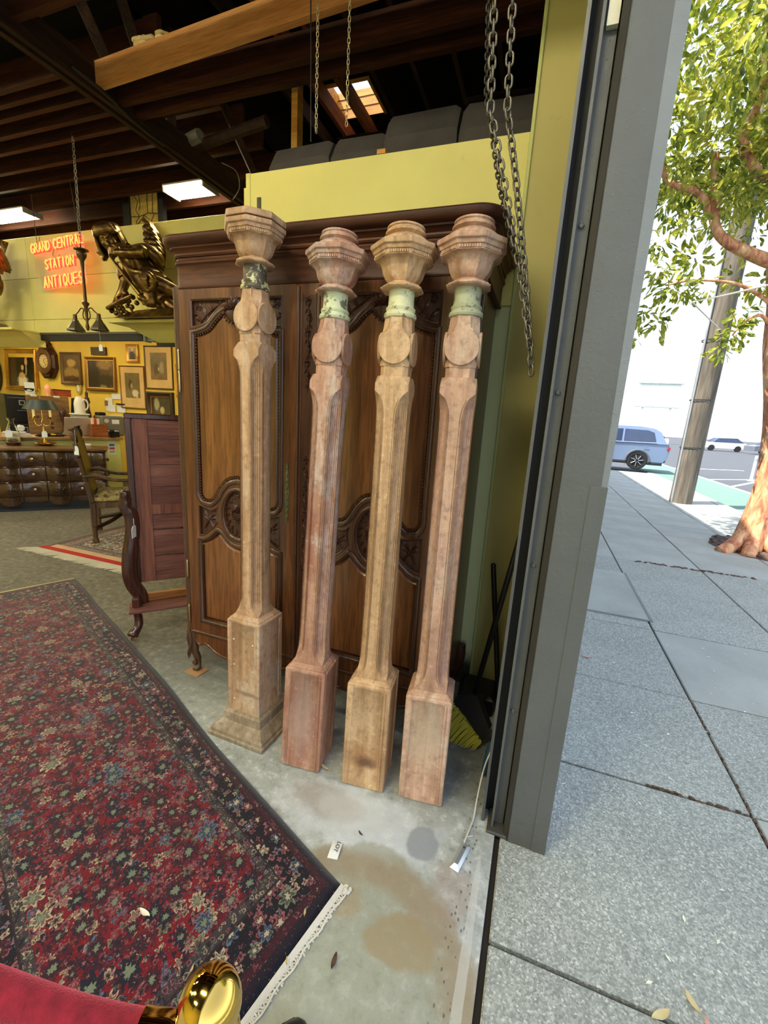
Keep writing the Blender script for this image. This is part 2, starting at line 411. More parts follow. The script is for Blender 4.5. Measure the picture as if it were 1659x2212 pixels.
# wall behind the wardrobe
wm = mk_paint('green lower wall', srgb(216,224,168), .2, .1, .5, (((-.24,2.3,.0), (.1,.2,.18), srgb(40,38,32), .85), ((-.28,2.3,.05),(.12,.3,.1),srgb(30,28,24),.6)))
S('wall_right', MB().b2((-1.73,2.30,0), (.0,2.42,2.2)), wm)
S('trim_2', MB().b2((-.222,2.275,0), (-.206,2.30,4.8), None, .003), M['green'])
S('wall_panel', MB().b2((-.206,2.285,0), (.0,2.30,4.8)), mk_paint('olive panel', srgb(190,180,112), .3, .1, .5))
up = S('wall_upper', MB().b2((-1.715,2.285,2.05), (-.222,2.31,2.764), None, .002), M['yellow'])
MB().b2((-1.728,2.28,2.1), (-1.702,2.325,2.764)).obj('edge_board', M['yellow'], up)
MB().b2((-1.75,2.29,2.1), (-1.73,2.34,2.70)).obj('edge_board', M['yellow'], up)
MB().b2((-1.655,2.278,2.3), (-1.632,2.286,2.64)).obj('slot', plain('slot', srgb(72,66,52), .6), up)
S('trim_3', MB().b2((-.4,2.27,2.245), (-.19,2.29,2.262)), plain('dark conduit', srgb(50,48,44), .6))
S('wall_return', MB().b2((-1.74,2.31,0), (-1.70,6.0,2.74)), M['yellow'])
S('wall_closet_top', MB().b2((-1.73,2.31,2.64), (0,4.5,2.7)), M['joist'])
# facade wall, header and parapet over the open bay
S('wall_front', MB().b2((.0,1.6,0), (.19,18.3,5.26)), M['stucco'])
S('wall_front_header', MB().b2((.02,-5.2,3.45), (.19,1.6,5.26)), M['stucco'])
S('wall_front_near', MB().b2((.0,-8.5,0), (.19,-3.2,5.26)), M['stucco'])
# ================================================= roof
wk = .02
ceil = S('ceiling', MB().b2((-12.2,-5.2,4.25), (-3.15,9,4.31)), M['deck'])
S('ceiling_step', MB().b2((-3.2,-5.2,4.25), (-3.15,9,5.0)), M['deck'])
hole = (-2.86,-2.24,5.02,5.56)
hi = S('ceiling_high', MB().b2((-3.2,-5.2,5.0),(hole[0],9,5.06)), M['deck'])
for k, (a, b) in enumerate((((hole[1],-5.2,5.0),(.19,9,5.06)), ((hole[0],-5.2,5.0),(hole[1],hole[2],5.06)), ((hole[0],hole[3],5.0),(hole[1],9,5.06)))):
    MB().b2(a, b).obj('roof_deck', M['deck'], hi)
sk = S('window_1', MB().b2((hole[0]-.03,hole[3],5.0),(hole[1]+.03,hole[3]+.03,5.28)), M['fir'])
MB().b2((hole[0]-.03,hole[2]-.03,4.98),(hole[1]+.03,hole[2],5.27)).obj('curb_board', M['fir'], sk)
MB().b2((hole[0]-.03,hole[2],4.98),(hole[0],hole[3],5.27)).obj('curb_board', M['fir'], sk)
MB().b2((hole[1],hole[2],4.98),(hole[1]+.03,hole[3],5.27)).obj('curb_board', M['fir'], sk)
for z in (5.1, 5.2): MB().b2((hole[0],hole[3]-.004,z),(hole[1],hole[3]+.001,z+.006)).obj('board_joint', M['joist'], sk)
gl = NT('skylight glass'); gl.B(Base_Color=(.95,.97,1,1), Roughness=.02, Alpha=.08)
MB().b2((hole[0],hole[2],5.27),(hole[1],hole[3],5.278)).obj('pane', gl.m, sk)
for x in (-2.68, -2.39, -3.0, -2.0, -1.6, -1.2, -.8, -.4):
    MB().b2((x-.022,1.6,4.74),(x+.022,8.9,4.9)).obj('rafter', M['truss'] if x not in (-2.68,-2.39) else wood('rafter lit', srgb(96,52,26), srgb(140,84,46), srgb(160,104,60), .7,.2,'Y'), hi)  # two rafters below the skylight get a brighter timber, light put into colour
# joists (run along the shop front to back = X)
for y in (1.6,2.1,2.55,3.0,3.13,3.27,3.46,3.66,3.95,4.25,4.7,5.15,5.6,6.1,6.6):
    MB().b2((-12.2,y-.022,4.06),(-3.02,y+.022,4.26)).obj('ceiling_joist', M['joist'], ceil)
for y, z0, mt in ((2.0,3.52,'joist'), (2.66,3.5,'joist'), (2.80,3.5,'joist'), (1.0,3.5,'joist'), (1.6,3.5,'joist')):
    MB().b2((-3.1,y-.02,z0),(.02,y+.02,z0+.145)).obj('ceiling_joist', M[mt], hi)
_o = MB().b2((-1.6,-.02,0),(1.6,.02,.145)).obj('ceiling_joist', M['joist_lit'], hi); _o.location = (-1.53,2.42,3.5); _o.rotation_euler.z = -.05
tr = S('roof_truss', MB().b2((-3.15,-5,3.46),(-3.11,8.9,3.65)), M['truss'])
MB().b2((-3.09,-5,3.47),(-3.05,8.9,3.64)).obj('chord', M['truss'], tr)
for (y0, z0, y1, z1) in ((2.72,3.6,2.1,4.4), (3.16,3.5,3.16,4.2), (3.0,3.7,2.75,4.2), (4.6,3.55,3.6,4.3), (1.5,3.5,.8,4.4)):
    MB().tube([(-3.1,y0,z0),(-3.1,y1,z1)], .045, 4).obj('web', M['truss'], tr)
MB().tube([(-3.06,3.37,3.62),(-2.3,3.3,3.66)], .04, 6).obj('brace', M['truss'], tr)
MB().tube([(-3.08,3.32,3.64),(-2.95,3.31,3.66)], .05, 8).obj('conduit', plain('conduit', srgb(120,116,104), .4), tr)
MB().tube(spline([(-3.03,2.3,3.5),(-3.0,2.5,3.47),(-3.02,2.75,3.44),(-3.03,3.0,3.44)]), .012, 6).obj('cable', plain('black cable', srgb(20,18,16), .5), tr)
MB().tube(spline([(-3.0,3.62,3.62),(-2.88,3.66,3.56),(-2.86,3.68,3.44),(-2.95,3.7,3.36)]), .004, 5).obj('cable', plain('white cable', srgb(160,156,140), .5), tr)
MB().b2((-1.82,2.88,2.7),(-1.775,2.95,3.62)).obj('stud', M['fir'], tr)
# crumpled insulation scrap on the lit beam
sc = MB(); 
for k in range(30): sc.ball((-2.56+random.uniform(-.13,.13),2.475+random.uniform(-.02,.02),3.645+random.uniform(.004,.045)), (random.uniform(.02,.04),.02,random.uniform(.006,.016)), None, 6, 4)
tag(sc.obj('paper_scrap', plain('yellowed paper', srgb(214,190,130), .8, bump=.5), None, 60), 'crumpled yellowed paper scrap lying on the lit roof beam', 'paper scrap')
# ducts above the wall
dm = plain('grey duct', srgb(64,60,58), .75, 0, .3, .4, 18, .3); dt = mk_paint('dusty duct top', srgb(84,60,52), .6, .6, .9)
du = thing('ductwork', 'dusty grey ductwork lying on top of the yellow partition under the skylight', 'duct', (-1.7,2.62,2.725))
segs = ((.03,.42,.25,-.06), (.42,.73,.26,.02), (.73,1.12,.32,-.03), (1.12,1.68,.35,.04))
for a, b, h, tl in segs:
    rg = []
    for x, s in ((a,.92),(a+.03,1),(b-.03,1),(b-.004,.95)):
        rg.append([(x, q[0]*s, .02+q[1]*s*h/.36) for q in ((-.2,0),(-.22,.16),(-.16,.30),(-.03,.36),(.2,.34),(.25,.0))])
    o = MB().loft(rg).obj('duct_section', dm, du, 30); o.rotation_euler.y = tl*.4
    tp = MB()
    tp.loft([[(x, y, .02+h*(q+.02)+.006*sin(9*x+y*20)) for y, q in ((-.16,.83),(-.1,.93),(-.03,1.0),(.06,1.01),(.2,.96))] for x in [lerp(a,b,k/10) for k in range(11)]], None, False, False)
    tp.obj('dust_layer', dt, du, 180)
wd = MB().box((0,0,.012), (.045,.03,.02)); o = wd.obj('wood_scrap', M['fir']); o.location = (-.93,2.3,2.764); tag(o, 'small wood offcut on the top edge of the yellow partition', 'wood scrap')
# ================================================= steel door jamb
jm = S('door_1', MB().b2((.066,1.392,-.02), (.196,1.60,3.6), None, .004), M['steel'])
bv = [(.066,1.392),(.05,1.41),(.05,1.45),(.066,1.45)]
MB().poly(bv, -.02, 3.6, axis='z').obj('flange_bevel', plain('brown-grey primer', srgb(50,49,47), .6, bump=.2), jm)
# lit bevel on the street corner, tapering down to the lower plate
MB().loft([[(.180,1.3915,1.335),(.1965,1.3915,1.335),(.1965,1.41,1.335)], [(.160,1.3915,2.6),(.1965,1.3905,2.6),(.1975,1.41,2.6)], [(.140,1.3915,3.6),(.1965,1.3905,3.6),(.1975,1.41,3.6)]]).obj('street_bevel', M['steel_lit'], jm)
MB().b2((.150,1.3895,-.01),(.198,1.3925,1.334), None, .001).obj('lower_plate', M['steel'], jm)
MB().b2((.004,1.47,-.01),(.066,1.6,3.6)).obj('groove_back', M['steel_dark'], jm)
ang = MB().b2((.004,1.418,-.005),(.012,1.50,3.6)); ang.b2((.004,1.447,-.005),(.046,1.452,3.6))
ang.obj('guide_angle', M['steel'], jm)
for z in (.5,1.05,1.6,2.05,2.6):
    b = MB().lathe([(.0,0),(.009,0),(.009,.004),(.006,.007),(0,.007)], 6, T(.026,1.447,z) @ RX(pi/2)); b.lathe([(.0,0),(.013,0),(.013,.0015),(0,.0015)], 14, T(.026,1.4475,z) @ RX(pi/2))
    b.obj('bolt', M['steel'], jm, 40)
MB().b2((-.033,1.444,-.0),(-.026,1.56,3.6)).obj('guide_rail', M['steel_dark'], jm)
MB().b2((-.034,1.440,-.0),(-.024,1.446,3.6)).obj('guide_rail_lip', plain('worn steel lip', srgb(104,104,102), .35, .6), jm)
MB().b2((-.026,1.50,0),(.004,1.6,3.6)).obj('guide_back', plain('dark guide', srgb(20,21,25), .5), jm)
wl = MB(); wl.b2((.018,1.43,2.50),(.046,1.446,3.1)); wl.obj('white_patch', plain('white patch', srgb(214,210,190), .6), jm)  # near-white patch high on the guide
sl = S('door_sill', MB().b2((-.01,1.395,-.001),(.2,1.6,.012), None, .003), M['steel_dark'])
# ================================================= four salvaged porch posts
def psec(z, w, c, reed=0.0, K=33, groove=0):
    """square section, half width w, corner chamfer c carved into reeds; groove = bead lines near the plinth corners"""
    pts = []
    for q in range(4):
        R = [(1,0,0,1),(0,-1,1,0),(-1,0,0,-1),(0,1,-1,0)][q]
        loc = []
        if groove: loc += [(-w+.022+c, -w), (-w+.0225+c+.001, -w+groove), (w-.0225-c-.001, -w+groove), (w-.022-c, -w)]
        else: loc += [(-w*.5, -w), (-w*.2, -w), (w*.2, -w), (w*.5, -w)]
        if groove: loc += [(w-.016-c,-w), (w-.013-c,-w+groove), (w-.010-c,-w)]
        else: loc += [(w*.52,-w), (w*.53,-w), (w*.54,-w)] if w-c > w*.54 else [(w-c-.003,-w),(w-c-.002,-w),(w-c-.001,-w)]
        for k in range(K):
            t = k/(K-1); x = lerp(w-c, w, t); y = lerp(-w, -w+c, t); d = 0
            if reed > 0:
                if t < .13 or t > .87: d = -0.0026*abs(sin(pi*2*(t/.13 if t < .13 else (1-t)/.13)))**.8*min(1,reed/.003)
                else:
                    u = (t-.13)/.74; d = reed*2.0-reed*1.9*abs(sin(pi*5*u))**.8
            pts_d = d*.7071
            loc.append((x-pts_d, y+pts_d))
        pts += [(R[0]*x+R[1]*y, R[2]*x+R[3]*y, z) for x, y in loc]
    return pts
def octr(z, r, n=8):                                        # r = to the flats
    k = r/cos(pi/8); return [(k*cos(pi/8+2*pi*j/8), k*sin(pi/8+2*pi*j/8), z) for j in range(8)]
def build_post(name, label, loc, rz, lean, wm, pm, base=False, finial=True, plugs=False):
    t = thing(name, label, 'post', loc, 0, 'salvaged porch posts leaning on the wardrobe')
    t.rotation_euler = (Matrix.Rotation(-lean[1], 4, 'X') @ Matrix.Rotation(lean[0], 4, 'Y') @ RZ(rz)).to_euler()
    z0 = .115 if base else 0
    w = .088
    rings = [psec(z0+z, w-dw, .003, 0, 33, g) for z, dw, g in ((0,.002,0),(.006,0,.0032),(.2,0,.0032),(.438,0,.0032),(.443,.001,0))]
    MB().loft(rings).obj('plinth', wm, t, 25)
    MB().loft([psec(z0+z, a, .004) for z, a in ((.443,.0885),(.450,.088),(.456,.081),(.460,.081),(.466,.072),(.474,.066))]).obj('plinth_cap', wm, t, 25)
    # reeded shaft
    rr = []
    def ez(z, lo, hi): 
        q = max(0, min(1, (z-lo)/(hi-lo))); return sqrt(1-(1-q)**2)
    zs = [.472,.484]+[.484+.07*(k/9)**1.6 for k in range(1,10)]+[.7,.95,1.2,1.4]+[1.58-.075*(1-k/9)**1.6 for k in range(10)]+[1.588,1.612]
    for z in zs:
        e = ez(z,.482,.56)*ez(-z,-1.582,-1.50)
        fl = .004*(1-min(1,max(0,(z-.48)/.1)))+.003*max(0,min(1,(z-1.48)/.1))
        rr.append(psec(z0+z, .0585+fl, .0025+.0395*e, .0032*min(1,e*1.1) if e > .02 else 0))
    for z, a, c in ((1.618,.0612,.006),(1.628,.0605,.014),(1.640,.0595,.024),(1.6425,.050,.016),(1.672,.050,.016),(1.675,.052,.014),(1.69,.053,.020),(1.795,.053,.022)):
        rr.append(psec(z0+z, a, c))
    for z, a, c in ((1.80,.052,.024),(1.815,.051,.027),(1.838,.050,.0295),(1.846,.046,.027)): rr.append(psec(z0+z, a, c))
    MB().loft(rr).obj('shaft', wm, t, 28)
    for q in range(4):                                       # four turned discs
        MB().lathe([(0,0),(.0575,0),(.0585,.003),(.0585,.0075),(.057,.0095),(0,.0098)], 36, T(0,0,z0+1.738) @ RZ(q*pi/2) @ T(0,-.0525,0) @ RX(pi/2)).obj('disc', wm, t, 30)
    cz = [(.047,1.838),(.056,1.842),(.0585,1.849),(.056,1.857),(.0515,1.860),(.050,1.864),(.0525,1.869),(.0525,1.875),(.047,1.879),(.0455,1.89),(.0455,1.93),(.047,1.936)]
    MB().lathe([(r,z0+z) for r, z in cz], 36).obj('painted_collar', pm, t, 35)
    cap = MB().loft([octr(z0+z, r) for z, r in ((1.932,.050),(1.933,.068),(1.937,.0725),(1.940,.0725),(1.941,.069),(1.947,.064),(1.949,.060),(1.955,.049),(1.958,.047))])
    cap.loft([octr(z0+z, r) for z, r in ((1.955,.046),(1.960,.050),(1.968,.0585),(1.982,.066),(1.998,.0705),(2.010,.0745),(2.018,.081),(2.022,.088),(2.024,.0955),(2.038,.0965),(2.040,.101),(2.050,.104),(2.054,.110),(2.058,.1115),(2.068,.111),(2.071,.108),(2.0715,.06))])
    cap.obj('capital', wm, t, 25)
    dn = MB()
    for q in range(8):
        for k in range(9):
            x = (k-4)*.0072; dn.box((x*1.08,-.0975,z0+2.032), (.0052,.005,.009), RZ(q*pi/4))
    tag(dn.obj('dentils', wm, t), kind='stuff')
    if finial:
        MB().lathe([(r,z0+z) for r, z in ((0,2.066),(.084,2.066),(.087,2.078),(.085,2.088),(.075,2.096),(.061,2.101),(.059,2.106),(.063,2.109),(.070,2.112),(.071,2.117),(.068,2.121),(.062,2.123),(.062,2.127),(.066,2.130),(.066,2.135),(.058,2.138),(0,2.139))], 36).obj('turned_top', wm, t, 35)
    else:
        MB().loft([octr(z0+z, r) for z, r in ((2.076,.109),(2.079,.1105),(2.096,.1105),(2.099,.108),(2.0995,.02))]).obj('top_board', wm, t, 25)
    if base:
        mb = MB().loft([psec(z, a, .003) for z, a in ((0,.152),(.016,.154),(.02,.147),(.034,.145),(.046,.134),(.058,.118),(.066,.113),(.07,.106),(.108,.1045),(.116,.099),(.117,.089))])
        mb.obj('base_moulding', M['post_base'], t, 25)
    if plugs:
        for x, z in ((-.052,.36),(.052,.352),(-.052,.235),(.052,.222),(-.052,.06),(.052,.045)):
            MB().lathe([(0,0),(.0045,0),(.0038,.0012),(0,.0015)], 10, T(x,-w+.0022,z0+z) @ RX(pi/2)).obj('dowel_plug', M['plug'], t)
    return t
M['plug'] = plain('pale filler', srgb(226,214,186), .6)
A3 = lambda a, b, c: (a, b, c)
def post_wood(n, a, b, c, off, patches, spots=()):
    return wood(n, a, b, c, .55, .3, 'Z', 1.3, .25, off, 0, patches, .15, spots, .5)
GREYW = srgb(198,184,166); RED = srgb(136,72,56)
M['post_base'] = post_wood('weathered base moulding', srgb(118,102,82), srgb(150,134,112), srgb(174,158,136), 3.1, ((GREYW,6,.5,.65,.5),))
pw1 = post_wood('post timber with honey face', srgb(146,112,82), srgb(186,150,116), srgb(212,180,148), 0.0, ((GREYW,5,.52,.64,.6),(RED,4,.6,.68,.55),(srgb(120,84,50),9,.6,.72,.4)), (((.02,-.09,.215),(.06,.03,.012),srgb(104,74,50),.6),))
pw2 = post_wood('post timber with red paint traces', srgb(144,104,84), srgb(182,140,116), srgb(208,174,150), 5.3, ((RED,3,.5,.62,.6),(srgb(196,178,166),6,.50,.62,.75)), (((0,-.09,.24),(.05,.03,.18),srgb(176,154,146),.5),))
pw3 = post_wood('post timber, warm tan', srgb(154,118,84), srgb(194,158,118), srgb(218,186,148), 9.7, ((srgb(104,74,46),22,.6,.7,.55),(srgb(214,184,146),5,.5,.62,.5),(RED,5,.62,.7,.3)), (((.005,-.09,.118),(.042,.05,.024),srgb(70,56,50),.85),((0,-.09,.14),(.09,.05,.05),srgb(140,92,58),.35)))
pw4 = post_wood('post timber, pinkish tan', srgb(152,114,92), srgb(190,152,126), srgb(214,182,156), 14.9, ((srgb(176,136,124),4,.5,.62,.55),(GREYW,7,.5,.64,.4)), (((0,-.09,.3),(.07,.05,.14),srgb(198,182,156),.4),))
def collar_paint(n, base, chip, lo, hi, off):
    t = NT(n); v = t.co(loc=(off,off,0)); k = t.noise(v, 32, 6, .7); c = t.ramp(t.noise(v, 14, 4), [(.3, base), (.7, tuple(min(1,x*1.18) for x in base[:3])+(1,))])
    c = t.mix(t.smooth(k, hi, lo), c, chip)
    return t.B(Base_Color=c, Roughness=.5, Normal=t.bump(t.smooth(k, lo, hi), .5, .002))
cp1 = collar_paint('dark chipped collar paint', srgb(196,194,150), srgb(78,70,58), .5, .56, 1)
cp2 = collar_paint('pale green flaking collar paint', srgb(188,196,160), srgb(108,106,84), .42, .47, 4)
cp3 = collar_paint('cream collar paint', srgb(200,200,160), srgb(118,118,106), .36, .42, 9)
cp4 = collar_paint('grey green collar paint', srgb(158,162,132), srgb(112,110,88), .38, .47, 12)
def lean_to(b, t, z): return (atan2(t[0]-b[0], z), atan2(t[1]-b[1], z))
for nm, lb, b, tp, rz, a, k, kw in (
    ('porch_post', 'leftmost pale carved wooden porch post, on a flared base moulding, flat octagonal top', (-1.137,1.532), (-1.155,1.577), -2, pw1, cp1, dict(base=True, finial=False, plugs=True)),
    ('porch_post', 'reddish wooden porch post with flaking green collar, second from the left, no base moulding', (-.808,1.462), (-.789,1.574), 6.5, pw2, cp2, {}),
    ('porch_post', 'tan wooden porch post with a dark lens-shaped stain on its plinth', (-.523,1.478), (-.533,1.575), 6, pw3, cp3, {}),
    ('porch_post', 'rightmost pinkish tan carved wooden porch post, beside the green wall', (-.286,1.510), (-.299,1.577), 6.5, pw4, cp4, {})):
    build_post(nm, lb, (b[0],b[1],.0), radians(rz), lean_to(b, tp, 2.05), a, k, **kw)

# ================================================= the wardrobe
AX, AY = -1.005, 1.745
wd_ = lambda n, a, b, c, off=0, g='Z', **k: wood(n, a, b, c, .34, .5, g, .8, .08, off, .25, **k)
M['wal'] = wd_('polished walnut', srgb(66,36,19), srgb(102,60,31), srgb(132,84,45), 0)
M['wal_field'] = wd_('honey walnut panel', srgb(80,46,22), srgb(122,76,38), srgb(156,104,55), 4.2)
M['wal_dark'] = wood('dark walnut carving', srgb(48,26,16), srgb(74,42,26), srgb(98,60,38), .42, .45, 'Z', 1, .15, 2, .1)
M['wal_x'] = wood('walnut cornice', srgb(52,26,14), srgb(80,42,22), srgb(104,60,33), .5, .35, 'X', .8, .08, 7)
M['wal_edge'] = wd_('walnut moulding', srgb(56,34,22), srgb(84,54,35), srgb(112,78,53), 1)
ar = thing('wardrobe', 'large carved French walnut double-door wardrobe behind the porch posts', 'wardrobe', (AX,AY,0))
HW = .735
ca = MB().b2((-HW+.02,.03,.24),(HW-.02,.535,2.13)); ca.obj('carcass', M['wal'], ar)
# reeded corner stiles
for s in (-1,1):
    mb = MB(); mb.b2((s*HW,.0,.24),(s*(HW-.03),.07,2.035))
    for k in range(4): mb.tube([(s*(HW-.004-.008*k),-.001,.25),(s*(HW-.004-.008*k),-.001,2.03)], .0042, 8)
    mb.tube([(s*HW,.0,.25),(s*HW,.0,2.03)], .006, 8)
    mb.obj('corner_stile', M['wal_edge'], ar, 40)
# cornice and frieze: profile (out, z) carried round the three sides with rounded corners
def band(prof, r=.05):
    path = []
    for p in ((-HW, .52), (-HW, 0)): path.append((p, (-1,0)))
    rings = []
    def pt(x, y, nx, ny): rings.append([(x+nx*o, y+ny*o, z) for o, z in prof])
    pt(-HW, .52, -1, 0)
    for k in range(9): a = pi+pi/2*k/8; pt(-HW+r+r*cos(a), r+r*sin(a), cos(a), sin(a))
    for k in range(9): a = 1.5*pi+pi/2*k/8; pt(HW-r+r*cos(a), r+r*sin(a), cos(a), sin(a))
    pt(HW, .52, 1, 0)
    return rings
cor = [(-.02,2.155),(.010,2.155),(.014,2.162),(.012,2.17),(.018,2.178),(.028,2.184),(.033,2.186),(.034,2.192),(.044,2.196),(.054,2.204),(.060,2.216),(.060,2.228),(.054,2.236),(.044,2.239),(-.02,2.239)]
MB().loft(band(cor)).obj('cornice', M['wal_x'], ar, 35)
MB().b2((-HW+.02,.02,2.23),(HW-.02,.52,2.236)).obj('top_board', M['wal_x'], ar)
fr = [(-.02,2.022),(.004,2.022),(.006,2.028),(.004,2.034),(.002,2.04),(.002,2.118),(.004,2.122),(.012,2.128),(.013,2.136),(.008,2.142),(.004,2.146),(.004,2.158),(-.02,2.158)]
MB().loft(band(fr)).obj('frieze', M['wal_x'], ar, 35)
# door geometry, local to a door centre (x right, z up), front face y=0
DW, Z0, Z1 = .325, .255, 2.02
def mir(h): return h+[(-x, z) for x, z in reversed(h[:-1] if abs(h[-1][0]) < 1e-6 else h)]
def sp2(pts, n=6): return [(p.x, p.z) for p in spline([(a,0,b) for a, b in pts], n)]
top_c = sp2([(-.25,1.832),(-.215,1.836),(-.157,1.855),(-.112,1.897),(-.073,1.924),(-.035,1.935),(0,1.937)])
low_c = sp2([(-.25,1.085),(-.249,1.04),(-.225,1.005),(-.19,.994),(-.156,1.0),(-.122,1.03),(-.09,1.078),(-.05,1.118),(0,1.132)])
upper = mir([(-.25,1.085)]+top_c)                       # left edge up, over the arch, down the right
upper = mir(top_c)+[(x, z) for x, z in reversed(mir(low_c))]
low_t = sp2([(-.25,.802),(-.205,.812),(-.16,.842),(-.128,.868),(-.098,.856),(-.068,.826),(-.035,.803),(0,.796)])
lower = mir(low_t)+[(.25,.33),(-.25,.33)]
oval = [(.098*cos(a), .962+.132*sin(a)) for a in [2*pi*k/36 for k in range(36)]]
cell = sp2([(-.245,.985),(-.235,.985),(-.16,.968),(-.128,.985)],4)+sp2([(-.128,.985),(-.136,.955),(-.128,.905)],4)[1:]+sp2([(-.128,.905),(-.16,.87),(-.21,.835),(-.245,.822)],4)[1:]
cellr = [(-x, z) for x, z in reversed(cell)]
span = [(-.25,1.972),(.25,1.972)]+[(x, z+.026) for x, z in reversed(mir(top_c))]
def inset(loop, d):
    n = len(loop); A = sum(loop[i][0]*loop[(i+1)%n][1]-loop[(i+1)%n][0]*loop[i][1] for i in range(n)); s = 1 if A > 0 else -1; out = []
    for i in range(n):
        a, b, c = Vector(loop[i-1]), Vector(loop[i]), Vector(loop[(i+1)%n])
        t1 = b-a; t2 = c-b
        t1 = t1.normalized() if t1.length > 1e-7 else t2.normalized(); t2 = t2.normalized() if t2.length > 1e-7 else t1
        n1 = Vector((-t1.y,t1.x))*s; n2 = Vector((-t2.y,t2.x))*s; m = n1+n2; m.normalize()
        p = b+m*(d/max(.5, m.dot(n2))); out.append((p.x, p.y))
    return out
def clean(loop):
    o = []
    for p in loop:
        if not o or (abs(p[0]-o[-1][0])+abs(p[1]-o[-1][1])) > 1e-5: o.append(p)
    if abs(o[0][0]-o[-1][0])+abs(o[0][1]-o[-1][1]) < 1e-5: o.pop()
    return o
upper, lower, cell, cellr, span = map(clean, (upper, lower, cell, cellr, span))
BEAD = [(-.011,0),(-.010,.005),(-.005,.0085),(0,.009),(.005,.0085),(.008,.004),(.013,.002),(.016,-.004),(.016,-.012),(-.011,-.012)]
def leaf_c(mb, x, z, ang, L, wd, h=.008, y=0):
    """small carved leaf lying on the panel: pointed, domed"""
    n = 5; rings = []
    for k in range(n+1):
        t = k/n; ww = wd*sin(pi*min(1,t*.93+.05))**.8; px = L*t
        rings.append([(px,0,-ww/2),(px,-h*sin(pi*min(1,t+.12))*.9-.0008,0),(px,0,ww/2)])
    Mx = T(x,y,z) @ RY(-ang); mb.loft(rings, Mx, caps=False, close=False)
def flower_c(mb, x, z, r, y=0, n=5, rot=0):
    for k in range(n): leaf_c(mb, x, z, rot+2*pi*k/n, r, r*.62, .008, y)
    mb.ball((x, y-.006, z), (r*.24,.006,r*.24), None, 8, 5)
def branch(mb, pts, r=.003, y=-.003): mb.tube([(p[0], y, p[1]) for p in pts], [r*1.2]+[r]*(len(pts)-1), 6)
def carve_span(mb, s):
    br = sp2([(-.205,1.872),(-.17,1.905),(-.12,1.936),(-.07,1.955),(-.03,1.96)], 4)
    branch(mb, [(s*x, z) for x, z in br])
    for x, z, a, L in ((-.2,1.875,235,.05),(-.19,1.885,300,.045),(-.2,1.88,150,.045),(-.175,1.9,110,.05),(-.165,1.905,290,.045),(-.14,1.925,120,.04),(-.12,1.935,-30,.04),(-.1,1.945,60,.035),(-.08,1.95,-40,.035),(-.06,1.955,60,.03),(-.21,1.93,80,.035),(-.225,1.91,200,.022),(-.22,1.95,40,.025),(-.235,1.86,260,.03)):
        a = radians(a); a = a if s > 0 else pi-a
        leaf_c(mb, s*x, z, a, L, L*.42)
    flower_c(mb, s*-.215, 1.945, .022)
def carve_basket(mb, cx, cz, r):
    for k in range(13):
        a = pi*.05+pi*.9*k/12; leaf_c(mb, cx+.2*r*cos(a), cz+.1*r, a, r*(.85+.15*(k%2)), r*.3, .012)
    for k in range(7): flower_c(mb, cx+(-.6+.2*k)*r, cz+.12*r+.1*r*(k%2), r*.24, -.008, 5, k)
    mb.loft([[(cx+q*w*r, -d, cz+zz*r) for q, d in ((-1,0),(-.7,.012),(0,.018),(.7,.012),(1,0))] for w, zz in ((.85,.05),(.9,-.1),(.7,-.4),(.35,-.7),(.05,-.85))], None, caps=False, close=False)
    for k in range(9): a = -pi*k/8; mb.ball((cx+.75*r*cos(a), -.014, cz-.15*r+.65*r*sin(a)), (r*.1,.006,r*.1), None, 6, 4)
